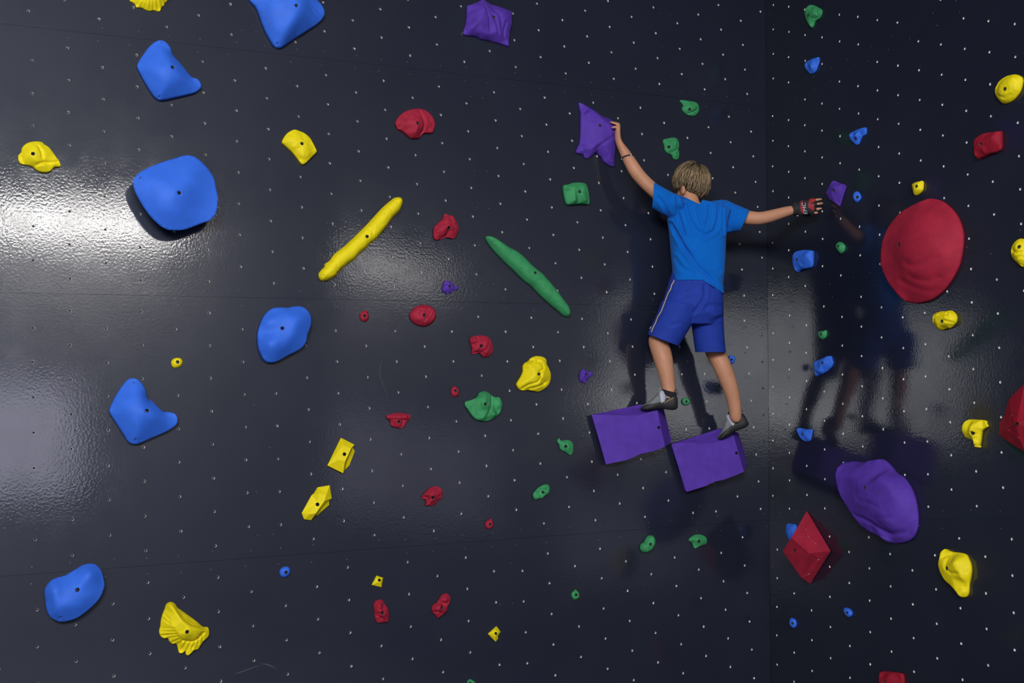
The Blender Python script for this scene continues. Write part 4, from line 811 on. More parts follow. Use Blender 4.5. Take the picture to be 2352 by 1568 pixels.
hold('pear_hold', R_, 'yellow', hQ, [(1578, 1150), (1590, 1090), (1600, 1050), (1630, 1025), (1665, 1020), (1690, 1035), (1730, 1048), (1790, 1055), (1840, 1070), (1865, 1110), (1885, 1160), (1890, 1220), (1880, 1290), (1868, 1350), (1865, 1410), (1848, 1450), (1810, 1458), (1770, 1445), (1730, 1395), (1690, 1350), (1640, 1305), (1605, 1250), (1585, 1200)], 'yellow pear-shaped hold at the lower right', H=7, lip=1.4, ctrl=[(1715, 1140, 7), (1800, 1150, 5.6), (1645, 1190, 6), (1790, 1280, 5), (1800, 1390, 3.6), (1640, 1060, 3.2), (1700, 1270, 5)], holes=[(1648, 1195)], smooth=2, res=40, rough=.1,
     creases=[([(1595, 1090), (1650, 1068), (1720, 1065), (1830, 1085)], 1.0, 7), ([(1640, 1110), (1640, 1180), (1690, 1238), (1750, 1240)], .6, 7), ([(1765, 1368), (1820, 1355), (1865, 1320)], .7, 7)])
small('button_hold', 'blue', hR, [(237, 1020), (245, 990), (268, 982), (295, 995), (308, 1030), (300, 1065), (280, 1075), (255, 1065), (240, 1045)], (257, 1033), 'small blue button hold at the bottom right, closer to the corner', wall=R_, group='small blue button holds')
small('button_hold', 'blue', hR, [(725, 915), (735, 893), (765, 890), (795, 905), (812, 935), (805, 965), (785, 977), (760, 972), (735, 945)], (750, 938), 'small blue button hold at the bottom right, farther from the corner', wall=R_, group='small blue button holds')
hold('block_hold', R_, 'darkred', hR, [(1042, 1568), (1045, 1500), (1065, 1465), (1130, 1463), (1200, 1470), (1260, 1478), (1280, 1500), (1287, 1568), (1285, 1640), (1230, 1700), (1120, 1690), (1050, 1640)], 'dark red block hold cut off by the bottom edge of the right wall', H=5.5, lip=2, ctrl=[(1085, 1560, 5.5), (1200, 1510, 5.2), (1220, 1610, 5.2), (1110, 1500, 5)], holes=[(1085, 1562)], rough=.12, res=32)

# ------------------------------------------------------------------ the climber
M_SKIN = mat('skin', (0.54, 0.255, 0.148), .55, vary=.07, vscale=14, bump=.08, bscale=500, sss=.12, spec=.35)
M_SHIRT = mat('cotton_shirt', (0.002, 0.130, 0.54), .9, vary=.05, vscale=10, bump=.25, bscale=900, spec=.12, sheen=.05)
M_SHORTS = mat('polyester_shorts', (0.016, 0.045, 0.34), .75, vary=.10, vscale=25, bump=.2, bscale=900, spec=.2)
M_STRIPE = mat('reflective_piping', (0.55, 0.47, 0.43), .5, vary=.05)
M_STRIPE_EDGE = mat('piping_edge', (0.05, 0.03, 0.03), .8)
M_RUBBER = mat('shoe_rubber', (0.017, 0.017, 0.018), .62, vary=.25, vscale=40, bump=.2, bscale=300)
M_UPPER = mat('shoe_suede', (0.17, 0.18, 0.19), .8, vary=.2, vscale=60, bump=.3, bscale=600)
M_STRAP = mat('silver_strap', (0.42, 0.42, 0.50), .45, vary=.1, vscale=80)
M_LINING = mat('black_lining', (0.008, 0.008, 0.010), .85)
M_YELLOWINK = mat('yellow_print', (0.62, 0.48, 0.04), .6, vary=.05)
M_GLOVE = mat('black_glove', (0.010, 0.010, 0.012), .75, vary=.3, vscale=60, bump=.3, bscale=500)
M_GLOVE_RED = mat('red_glove_leather', (0.30, 0.006, 0.012), .65, vary=.15, vscale=60, bump=.3, bscale=500)
M_WHITEINK = mat('white_print', (0.55, 0.52, 0.58), .6, vary=.05)
M_CORD = mat('navy_cord', (0.012, 0.012, 0.035), .7)
M_BEAD = mat('pearl_bead', (0.75, 0.72, 0.70), .25, vary=.05)
M_EYE = mat('eye_white', (0.7, 0.68, 0.66), .2, vary=.02)
M_LIP = mat('lip_skin', (0.42, 0.15, 0.11), .5, vary=.05)

def J(px, py, w): return MAIN.hit(px, py, w)
def unit(v): return v / (np.linalg.norm(v) + 1e-12)

def tube(rings, n=18, pw=1.0):
    """closed loft through rings (centre, x-axis vector, y-axis vector)"""
    V, F = [], []
    for c, ax, ay in rings:
        cs = [(math.cos(2 * math.pi * i / n), math.sin(2 * math.pi * i / n)) for i in range(n)]
        V += [c + ax * math.copysign(abs(a_) ** pw, a_) + ay * math.copysign(abs(b_) ** pw, b_) for a_, b_ in cs]
    for k in range(len(rings) - 1):
        for i in range(n):
            F.append((k * n + i, k * n + (i + 1) % n, (k + 1) * n + (i + 1) % n, (k + 1) * n + i))
    a = len(V); V.append(np.mean(V[:n], 0)); V.append(np.mean(V[(len(rings) - 1) * n:len(rings) * n], 0))
    for i in range(n):
        F.append((a, (i + 1) % n, i)); b = (len(rings) - 1) * n; F.append((a + 1, b + i, b + (i + 1) % n))
    return V, F

def limb(pts, radii, n=16, flat=None, rounded=True):
    """tapered limb through joints; flat = (direction, factor): wider along that direction"""
    pts = [np.array(p, float) for p in pts]
    rings = []
    P_, R_l = [], []
    for i in range(len(pts) - 1):                      # smooth the joint line a little
        for s in range(4):
            t = s / 4; P_.append(pts[i] * (1 - t) + pts[i + 1] * t); R_l.append(radii[i] * (1 - t) + radii[i + 1] * t)
    P_.append(pts[-1]); R_l.append(radii[-1])
    P_ = np.array(P_); R_l = np.array(R_l)
    for _ in range(3):
        P_[1:-1] = P_[1:-1] * .5 + (P_[:-2] + P_[2:]) * .25; R_l[1:-1] = R_l[1:-1] * .5 + (R_l[:-2] + R_l[2:]) * .25
    d0 = unit(P_[1] - P_[0]); d1 = unit(P_[-1] - P_[-2])
    seq = [(p, r) for p, r in zip(P_, R_l)]
    if rounded:
        seq = [(P_[0] - d0 * R_l[0] * .8, R_l[0] * .45)] + seq + [(P_[-1] + d1 * R_l[-1] * .55, R_l[-1] * .83), (P_[-1] + d1 * R_l[-1] * .9, R_l[-1] * .42)]
    for i, (p, r) in enumerate(seq):
        d = unit(seq[min(i + 1, len(seq) - 1)][0] - seq[max(i - 1, 0)][0])
        ref = flat[0] if flat else np.array([.3, .2, .93])
        ax = unit(ref - d * (ref @ d)); ay = np.cross(d, ax)
        rings.append((p, ax * r * (flat[1] if flat else 1), ay * r * (flat[2] if flat and len(flat) > 2 else 1)))
    return tube(rings, n)

def ellipsoid(c, ax, ay, az, n=20, m=14):
    rings = []
    for k in range(1, m):
        t = -math.pi / 2 + math.pi * k / m
        rings.append((c + az * math.sin(t), ax * math.cos(t), ay * math.cos(t)))
    return tube(rings, n)

def span_ring(py, xl, xr, w, hd, sq=1.0, py2=None):
    """ring seen edge to edge between two pixels of the photograph, depth half-axis hd"""
    a, b = J(xl, py, w), J(xr, py if py2 is None else py2, w)
    # both edges at the same distance from the camera plane
    c = (a + b) / 2; ax = (b - a) / 2
    fw = CF - unit(ax) * (CF @ unit(ax))
    return (c, ax, unit(fw) * hd)

def cam_pair(pl, pr, w, hd):
    """as span_ring, with the ring axis parallel to the picture plane"""
    m_ = J((pl[0] + pr[0]) / 2, (pl[1] + pr[1]) / 2, w); z = (m_ - CP) @ CF
    at = lambda p: CP + (CR * (p[0] - 1176) / FPX + CD * (p[1] - 784) / FPX + CF) * z
    a, b = at(pl), at(pr); ax = (b - a) / 2
    fw = CF - unit(ax) * (CF @ unit(ax))
    return ((a + b) / 2, ax, unit(fw) * hd)

def fuse(name, parts, voxel, mt, parent, smooth=6):
    V, F = [], []
    for v, f in parts:
        k = len(V); V += list(v); F += [tuple(i + k for i in q) for q in f]
    o = link(name, V, F, mt, None)
    fix_normals(o)
    r = o.modifiers.new('r', 'REMESH'); r.mode = 'VOXEL'; r.voxel_size = voxel; r.use_smooth_shade = True
    s = o.modifiers.new('s', 'SMOOTH'); s.iterations = smooth; s.factor = .5
    dg = bpy.context.evaluated_depsgraph_get()
    me = bpy.data.meshes.new_from_object(o.evaluated_get(dg))
    o.modifiers.clear(); old = o.data; o.data = me; bpy.data.meshes.remove(old); me.name = name
    if not me.materials: me.materials.append(mt)
    if parent is not None:
        o.parent = parent; o.matrix_parent_inverse = Matrix.Translation(parent.location).inverted()
    return o

def verts_of(o):
    a = np.empty(len(o.data.vertices) * 3); o.data.vertices.foreach_get('co', a); return a.reshape(-1, 3)
def proj_all(V):
    q = V - CP; z = q @ CF
    return np.column_stack([1176 + FPX * (q @ CR) / z, 784 + FPX * (q @ CD) / z])

def cut(o, lines, drop):
    """split the mesh along lines of the picture (planes through the lens), then drop faces by test on the projected centre"""
    bm = bmesh.new(); bm.from_mesh(o.data)
    for a, b in lines:
        n_ = unit(np.cross(ray(*a), ray(*b)))
        bmesh.ops.bisect_plane(bm, geom=bm.verts[:] + bm.edges[:] + bm.faces[:], plane_co=Vector(CP), plane_no=Vector(n_), dist=1e-7)
    C = np.array([f.calc_center_median()[:] for f in bm.faces]); p = proj_all(C)
    kill = [f for f, q, c in zip(bm.faces[:], p, C) if drop(q[0], q[1], c)]
    bmesh.ops.delete(bm, geom=kill, context='FACES')
    bmesh.ops.delete(bm, geom=[v_ for v_ in bm.verts if not v_.link_faces], context='VERTS')
    bm.to_mesh(o.data); bm.free(); o.data.update()

def folds(o, lines, only_front=True):
    me = o.data; V = verts_of(o); p = proj_all(V)
    N = np.empty(len(V) * 3); me.vertices.foreach_get('normal', N); N = N.reshape(-1, 3)
    fr = np.clip(-(N @ CF) * 2, 0, 1) if only_front else 1
    D = np.zeros(len(V))
    for line, depth, wid in lines:
        L = np.array(line, float)
        d = np.min([seg_dist(p, L[i], L[i + 1]) for i in range(len(L) - 1)], axis=0)
        D += -depth * np.exp(-(d / wid) ** 2) + depth * .7 * np.exp(-((d - 2.0 * wid) / wid) ** 2)
    V = V + N * (D * fr)[:, None]
    me.vertices.foreach_set('co', V.ravel()); me.update()

def bvh_of(o):
    V = verts_of(o); return BVHTree.FromPolygons([Vector(v_) for v_ in V], [tuple(p.vertices) for p in o.data.polygons])

def decal(name, bvh, poly, mt, parent, off=.0012, step=.6, tris=None):
    """a thin patch lying on a surface; poly = outline in pixels, or tris = (points, faces) in pixels"""
    if tris is None:
        ol = np.array(poly, float); x0, y0 = ol.min(0); x1, y1 = ol.max(0)
        olr = resample(ol, step)
        g = np.array([(x, y) for x in np.arange(x0, x1, step) for y in np.arange(y0, y1, step)])
        g = g[poly_inside(olr, g)] if len(g) else g
        if len(g):
            d = np.min([seg_dist(g, olr[i], olr[(i + 1) % len(olr)]) for i in range(len(olr))], axis=0); g = g[d > step * .5]
        pts = [Vector(q) for q in olr] + [Vector(q) for q in g]
        vv, ee, ff = delaunay_2d_cdt(pts, [(i, (i + 1) % len(olr)) for i in range(len(olr))], [], 1, 1e-6)[:3]
        P_ = [(q.x, q.y) for q in vv]
    else: P_, ff = tris
    V, ok = [], []
    for (a, b) in P_:
        d = Vector(ray(a, b)); h = bvh.ray_cast(Vector(CP), d, 20)
        if h[0] is None: V.append((0, 0, 0)); ok.append(False)
        else:
            nn = h[1] if h[1].dot(d) < 0 else -h[1]
            V.append(h[0] + nn * off); ok.append(True)
    F = [f for f in ff if all(ok[i] for i in f)]
    # drop stretched triangles that jump between surfaces
    F = [f for f in F if max((Vector(V[f[i]]) - Vector(V[f[(i + 1) % len(f)]])).length for i in range(len(f))) < .03]
    used = sorted({i for f in F for i in f}); mp = {i: k for k, i in enumerate(used)}
    o = link(name, [V[i] for i in used], [[mp[i] for i in f] for f in F], mt, parent, smooth=True)
    return o

def ribbon(line, wpx):
    L = np.array(line, float); T = np.gradient(L, axis=0); N = np.column_stack([-T[:, 1], T[:, 0]]); N /= np.linalg.norm(N, axis=1)[:, None]
    return np.vstack([L + N * wpx / 2, (L - N * wpx / 2)[::-1]])

def text_px(s, o_px, right_px, up_px, shear=0.0):
    """letters as triangles in the picture: origin, vector of one em to the right and of one em upwards"""
    cu = bpy.data.curves.new('t', 'FONT'); cu.body = s; cu.shear = shear; cu.resolution_u = 3
    ob = bpy.data.objects.new('t', cu); COL.objects.link(ob)
    dg = bpy.context.evaluated_depsgraph_get()
    me = bpy.data.meshes.new_from_object(ob.evaluated_get(dg))
    o_px, right_px, up_px = map(np.array, (o_px, right_px, up_px))
    P_ = [tuple(o_px + right_px * v_.co.x + up_px * v_.co.y) for v_ in me.vertices]
    F = [tuple(p.vertices) for p in me.polygons]
    wid = max(v_.co.x for v_ in me.vertices)
    bpy.data.objects.remove(ob); bpy.data.curves.remove(cu); bpy.data.meshes.remove(me)
    return (P_, F), wid

person = empty('person', tuple(J(1560, 1010, .12)))
tag(person, 'climber seen from behind in a blue T-shirt and blue shorts, right arm stretched out', 'person')

# ---- body : one continuous surface
IMG_R, IMG_U, IMG_F = CR, -CD, CF
def cpt(px, py, w): return J(px, py, w)
HEADC = J(1587, 424, .215)
FACE = unit(-.72 * IMG_R + .68 * IMG_F - .10 * IMG_U)            # where the face looks: left and towards the wall
HUP = unit(IMG_U * .97 + IMG_R * .20); HUP = unit(HUP - FACE * (HUP @ FACE)); HSIDE = np.cross(HUP, FACE)
parts = []
parts.append(ellipsoid(HEADC + HUP * .012, FACE * .083, HSIDE * .068, HUP * .088))            # skull
parts.append(ellipsoid(HEADC + FACE * .028 - HUP * .045, FACE * .056, HSIDE * .050, HUP * .062))  # jaw
parts.append(limb([HEADC + FACE * .086 + HUP * .005, HEADC + FACE * .094 - HUP * .022], [.007, .012], 10))       # nose
parts.append(ellipsoid(HEADC + FACE * .078 + HUP * .022, FACE * .010, HSIDE * .045, HUP * .010))      # brow
parts.append(ellipsoid(HEADC + FACE * .078 - HUP * .078, FACE * .016, HSIDE * .020, HUP * .014))      # chin
parts.append(ellipsoid(HEADC + FACE * .082 - HUP * .046, FACE * .007, HSIDE * .018, HUP * .007))      # mouth
EAR = J(1568.5, 436, .262)
for sgn in (1, -1):
    e = EAR if sgn == 1 else HEADC - HSIDE * .07 * (1 if (EAR - HEADC) @ HSIDE > 0 else -1) - HUP * .02
    parts.append(ellipsoid(e, FACE * .017 - HSIDE * .004, HSIDE * .008, HUP * .026))
parts.append(limb([J(1588, 484, .228), J(1583, 462, .226), J(1582, 438, .218)], [.062, .052, .048]))   # neck
# torso
parts.append(tube([cam_pair((1552, 466), (1640, 470), .225, .05), cam_pair((1532, 486), (1668, 492), .225, .07), cam_pair((1546, 520), (1655, 520), .22, .085), cam_pair((1550, 580), (1655, 580), .215, .085),
                   cam_pair((1552, 630), (1652, 630), .21, .085), cam_pair((1552, 665), (1648, 668), .212, .085), cam_pair((1552, 700), (1646, 705), .21, .080), cam_pair((1560, 730), (1640, 735), .21, .07)]))
# left arm
SHL, ELL, WRL = J(1542, 468, .215), J(1466, 402, .165), J(1425, 333, .118)
parts.append(limb([SHL, J(1504, 439, .19), J(1480, 417, .175), J(1463, 398, .162), J(1450, 377, .148), J(1436, 352, .130), WRL], [.044, .037, .0365, .0370, .0355, .0285, .0205]))
dpt = unit(CF - IMG_R * .25)
parts.append(limb([J(1430, 344, .124), J(1424, 332, .116), J(1419, 320, .108), J(1418.5, 304, .095), J(1420, 290, .085)], [.0200, .0185, .0165, .0145, .0120], flat=(dpt, 1.45, 1.0), n=16))
for ch in ([(1419, 296, .098), (1417.5, 291.5, .104), (1411, 291.5, .098), (1406.3, 293, .092)], [(1420, 290, .088), (1419.5, 285, .092), (1411, 283.5, .088), (1402.8, 280.5, .085)],
           [(1421, 289, .074), (1421.5, 284, .078), (1415, 282.5, .083), (1408, 281, .082)], [(1422, 290, .060), (1422.5, 285.5, .064), (1418, 283.5, .072), (1413, 283.5, .076)]):
    parts.append(limb([J(*q) for q in ch], [.0085, .0078, .0070, .0060], 10))
parts.append(limb([J(1418, 321, .085), J(1415.5, 311, .072), J(1415, 302, .066), J(1414.5, 296, .064)], [.0120, .0100, .0085, .0070], 10))   # thumb
# right arm
SHR, ELR, WRR = J(1664, 482, .245), J(1742, 503, .36), J(1828, 480, .455)
parts.append(limb([SHR, J(1700, 497, .30), ELR, J(1772, 496, .395), J(1805, 486, .43), WRR], [.052, .042, .036, .034, .029, .0225]))
wu = unit(IMG_U)
parts.append(limb([J(1826, 480, .455), J(1840, 478, .48), J(1855, 475, .505), J(1868, 473, .525)], [.0165, .0170, .0165, .0140], flat=(wu, 2.1, 1.0), n=16))
FING = ([(1862, 460.5, .52), (1873, 459.3, .540), (1881, 458, .548), (1886, 457.3, .552)], [(1864, 469.5, .525), (1876, 468.7, .545), (1884, 467.5, .553), (1889, 466.7, .556)],
        [(1864, 479, .525), (1875, 480, .545), (1882, 479.3, .553), (1886, 478.5, .556)], [(1862, 487, .52), (1870, 488.6, .540), (1875, 488.8, .546), (1877.5, 488.6, .548)])
for ch in FING: parts.append(limb([J(*q) for q in ch], [.0090, .0080, .0074, .0064], 10))
parts.append(limb([J(1840, 486, .455), J(1852, 492, .462), J(1862, 492, .480), J(1869, 488, .495)], [.0140, .0110, .0095, .0075], 10))   # thumb, under the palm
# legs
HPL, KNL, ANL = J(1574, 700, .205), J(1511, 782, .115), J(1537, 895, .145)
parts.append(limb([HPL, J(1546, 742, .165), KNL], [.058, .058, .052]))
parts.append(limb([KNL, J(1514, 792, .120), J(1523, 822, .140), J(1531, 858, .147), J(1535.5, 885, .147), J(1537, 905, .147), J(1535, 920, .145)], [.053, .054, .0525, .0435, .0365, .0370, .0330]))
HPR, KNR, ANR = J(1628, 700, .205), J(1640, 805, .145), J(1689, 935, .165)
parts.append(limb([HPR, J(1630, 752, .178), KNR], [.058, .058, .051]))
parts.append(limb([KNR, J(1652, 825, .160), J(1665, 855, .172), J(1678, 890, .172), J(1685.5, 920, .168), J(1688.5, 942, .165), J(1690, 958, .160)], [.052, .0495, .0500, .0430, .0370, .0355, .0320]))
body = fuse('body', parts, .0038, M_SKIN, person, smooth=5)
# ---- eyes
for sgn in (-1, 1):
    v, f = ellipsoid(HEADC + FACE * .078 + HSIDE * .030 * sgn + HUP * .006, FACE * .007, HSIDE * .012, HUP * .006, 12, 8)
    link('eye', v, f, M_EYE, person, smooth=True)

# ---- T-shirt
sp = []
sp.append(tube([cam_pair((1567, 452), (1620, 462), .232, .050), cam_pair((1540, 458), (1652, 468), .23, .072), cam_pair((1524, 474), (1680, 484), .23, .085), cam_pair((1532, 500), (1670, 505), .225, .097),
                cam_pair((1537, 535), (1667, 540), .22, .105), cam_pair((1541, 580), (1666, 583), .215, .107), cam_pair((1545, 620), (1663, 625), .215, .110), cam_pair((1543, 650), (1660, 655), .215, .115), cam_pair((1541, 690), (1660, 695), .215, .118)], 32, .78))
sp.append(tube([cam_pair((1590, 462), (1582, 515), .205, .055), cam_pair((1552, 446), (1542, 500), .212, .066), cam_pair((1530, 434), (1519, 491), .21, .066), cam_pair((1512, 424), (1504, 481), .195, .060), cam_pair((1500, 417), (1490, 476), .185, .056), cam_pair((1488, 408), (1480, 470), .178, .054)], 24))
sp.append(tube([cam_pair((1612, 468), (1620, 535), .215, .055), cam_pair((1640, 460), (1650, 538), .228, .070), cam_pair((1668, 459), (1672, 536), .255, .070), cam_pair((1692, 470), (1688, 532), .285, .064), cam_pair((1716, 480), (1700, 531), .315, .060), cam_pair((1732, 487), (1712, 536), .335, .058)], 24))
sp.append(ellipsoid(J(1592, 470, .235), IMG_R * .10, unit(CF) * .055, IMG_U * .028))
sp.append(ellipsoid(J(1545, 467, .222), IMG_R * .060, unit(CF) * .066, IMG_U * .052))
sp.append(ellipsoid(J(1660, 490, .242), IMG_R * .055, unit(CF) * .070, IMG_U * .060))
shirt = fuse('t_shirt', sp, .0045, M_SHIRT, person, smooth=12)
c2 = lambda L: [(1500 + a / 4.6125, 350 + b / 4.6125) for a, b in L]
FS = 1.7
folds(shirt, [(l_, d_ * FS, w_) for l_, d_, w_ in [(c2([(190, 760), (330, 1000), (450, 1180), (600, 1330), (710, 1470)]), .0065, 4.0), (c2([(255, 470), (265, 650), (310, 800), (330, 860)]), .0045, 3.5), (c2([(345, 560), (390, 720), (460, 830), (560, 880), (650, 830), (690, 720), (700, 560)]), .0050, 4.0),
              (c2([(470, 580), (500, 700), (525, 770)]), .0040, 3.2), (c2([(600, 560), (590, 680), (560, 780)]), .0035, 3.2), (c2([(742, 520), (738, 640), (735, 760), (745, 860)]), .0045, 2.4), (c2([(300, 1000), (420, 1100), (560, 1200), (700, 1250)]), .0025, 5), (c2([(230, 1120), (300, 1220), (420, 1290)]), .0030, 4.5), (c2([(60, 480), (120, 560), (160, 660)]), .003, 4), (c2([(840, 620), (820, 720), (800, 800)]), .003, 4)]])
def drop_shirt(x, y, c):
    hem = 642.5 if x < 1614 else 642.5 + (x - 1614) * (671 - 642.5) / (1659 - 1614)
    if y > hem: return True
    lx = 1503 + (y - 420) * (1498 - 1503) / 54
    if x < lx and y < 500: return True
    if 1550 < x < 1614 and y < min(445 + (x - 1558) * 24 / 49, 469 - (x - 1607) * 10 / 6): return True
    rx = 1722 + (y - 482) * (1700 - 1722) / 48
    if x > rx and y < 560: return True
    return False
cut(shirt, [((1558, 445), (1607, 469)), ((1607, 469), (1613, 459)), ((1530, 642.5), (1680, 642.5)), ((1614, 642.5), (1659, 671)), ((1503, 420), (1498, 474)), ((1722, 482), (1700, 530))], drop_shirt)
sm = shirt.modifiers.new('thickness', 'SOLIDIFY'); sm.thickness = .0035; sm.offset = -1
bv = bvh_of(shirt)
col = c2([(262, 432), (310, 470), (370, 500), (440, 528), (500, 548), (518, 512)])
decal('collar', bv, ribbon(np.array([(1556.5, 444.5), (1566, 451), (1579, 456.5), (1594, 462), (1607, 468), (1612.5, 461)]) + [0, 1.6], 3.6), M_SHIRT, shirt, off=.0022, step=.8)

# ---- shorts
tp = []
tp.append(tube([cam_pair((1543, 625), (1660, 635), .215, .100), cam_pair((1534, 655), (1661, 660), .215, .110), cam_pair((1523, 690), (1661, 695), .215, .115), cam_pair((1520, 718), (1660, 722), .21, .108), cam_pair((1540, 742), (1640, 745), .21, .075)], 28))
tp.append(tube([cam_pair((1520, 690), (1606, 705), .215, .105), cam_pair((1506, 727), (1590, 745), .19, .098), cam_pair((1493, 752), (1571, 775), .165, .092), cam_pair((1487, 768), (1559.5, 794), .150, .088), cam_pair((1482, 786), (1552, 815), .14, .085)], 24))
tp.append(tube([cam_pair((1590, 695), (1661, 690), .215, .100), cam_pair((1588, 742), (1661.5, 740), .20, .095), cam_pair((1593, 780), (1664, 778), .185, .090), cam_pair((1597, 808), (1667, 808), .175, .088), cam_pair((1599, 830), (1668, 830), .17, .086)], 24))
shorts = fuse('shorts', tp, .0045, M_SHORTS, person, smooth=8)
c3 = lambda L: [(1440 + a / 6.03, 600 + b / 6.03) for a, b in L]
folds(shorts, [(c3([(1080, 330), (1075, 480), (1040, 560), (940, 700)]), .005, 4), (c3([(700, 360), (820, 380), (950, 330)]), .002, 3), (c3([(1100, 640), (1200, 600), (1300, 620)]), .003, 5), (c3([(560, 500), (700, 520), (820, 480)]), .002, 4), (c3([(1180, 820), (1280, 780)]), .002, 4), (c3([(600, 880), (720, 860)]), .002, 4)])
def drop_shorts(x, y, c):
    if x < 1590 and y > 740:
        return y > 767 + (x - 1487) * 27.5 / 72.5
    return y > 808.5
cut(shorts, [((1487, 767), (1559.5, 794.5)), ((1590, 808.5), (1670, 808.5))], drop_shorts)
sm = shorts.modifiers.new('thickness', 'SOLIDIFY'); sm.thickness = .003; sm.offset = -1
bs = bvh_of(shorts)
ln = c3([(657, 262), (648, 290), (622, 330), (610, 380), (575, 440), (540, 530), (510, 610), (480, 690), (430, 770), (400, 850), (365, 920), (340, 982)])
decal('side_piping_edge', bs, ribbon(ln, 4.0), M_STRIPE_EDGE, shorts, off=.0011, step=1.2)
decal('side_piping', bs, ribbon(ln, 2.4), M_STRIPE, shorts, off=.0020, step=1.0)
decal('hem_logo', bs, c3([(318, 938), (322, 912), (345, 900), (340, 925), (332, 938)]), M_WHITEINK, shorts, off=.002, step=.6)
cu = np.array(c3([(555, 300), (548, 330), (560, 360), (580, 330), (600, 300), (590, 280)]))
# ---- fingerless glove
gp = [limb([J(1823, 481, .449), J(1834, 479, .468)], [.0275, .0250], flat=(wu, 1.30, 1.0)),
      limb([J(1834, 479, .468), J(1842, 477, .484), J(1855, 475, .505), J(1867, 474, .524)], [.0215, .0220, .0215, .0185], flat=(wu, 1.95, 1.0))]
for ch in FING:
    a, b = J(*ch[0]), J(*ch[1]); gp.append(limb([a, a + (b - a) * .80], [.0118, .0104], 12))
gp.append(limb([J(1840, 486, .455), J(1852, 492, .462), J(1859, 492.3, .474)], [.0175, .0142, .0125], 12))
glove = fuse('glove', gp, .0028, M_GLOVE, person, smooth=3)
bg = bvh_of(glove)
c4 = lambda L: [(1820 + a / 26.14, 440 + b / 26.14) for a, b in L]
decal('red_knuckle_panel', bg, c4([(1010, 430), (1080, 370), (1180, 345), (1300, 360), (1385, 410), (1370, 620), (1250, 650), (1110, 680), (1075, 715), (1120, 735), (1300, 725), (1305, 880), (1310, 1010), (1315, 1120), (1110, 1135), (1090, 1030), (955, 970), (955, 800), (980, 600)]), M_GLOVE_RED, glove, off=.0016, step=.8)
decal('red_wrist_panel', bg, c4([(540, 540), (620, 500), (605, 700), (605, 850), (640, 1000), (660, 1180), (640, 1290), (545, 1270), (495, 1100), (480, 900), (485, 700)]), M_GLOVE_RED, glove, off=.0016, step=.8)
tr, wd = text_px('EMC', (0, 0), (1, 0), (0, 1), .15)
P0 = np.array(tr[0]); s_ = np.array([1820 + 905 / 26.14, 440 + 1350 / 26.14]); ex = np.array([(780 - 905) / 26.14, (655 - 1350) / 26.14]) / wd; ey = np.array([-225 / 26.14, 20 / 26.14]) / .72
tr2 = ([tuple(s_ + ex * q[0] + ey * q[1]) for q in P0], tr[1])
decal('letters', bg, None, M_WHITEINK, glove, off=.0024, tris=tr2)
v, f = ellipsoid(J(1832, 495.5, .475), IMG_R * .006, CF * .003, IMG_U * .0028, 10, 8); link('velcro_tab', v, f, M_STRAP, glove, smooth=True)

# ---- beaded bracelet
bc = J(1441.5, 361.5, .137); bd = unit(J(1432, 345, .125) - J(1452, 380, .15))
bd = unit(bd + .25 * IMG_R)
bx = unit(IMG_R - bd * (IMG_R @ bd)); by = np.cross(bd, bx)
V, F = [], []
NB, MB = 36, 8; RB = .0315
for i in range(NB):
    t = 2 * math.pi * i / NB; rd = bx * math.cos(t) + by * math.sin(t)
    for j in range(MB):
        s = 2 * math.pi * j / MB; V.append(bc + rd * (RB + .0026 * math.cos(s)) + bd * .0042 * math.sin(s))
for i in range(NB):
    for j in range(MB):
        F.append((i * MB + j, i * MB + (j + 1) % MB, ((i + 1) % NB) * MB + (j + 1) % MB, ((i + 1) % NB) * MB + j))
br = link('bracelet', V, F, M_CORD, person, smooth=True); fix_normals(br)
front = -1 if by @ CF > 0 else 1
for ang in (185, 290, 325, 60):
    t = math.radians(ang) * front; rd = bx * math.cos(t) + by * math.sin(t)
    v, f = ellipsoid(bc + rd * RB, bx * .0050, by * .0050, bd * .0050, 12, 8); link('bead', v, f, M_BEAD, br, smooth=True)

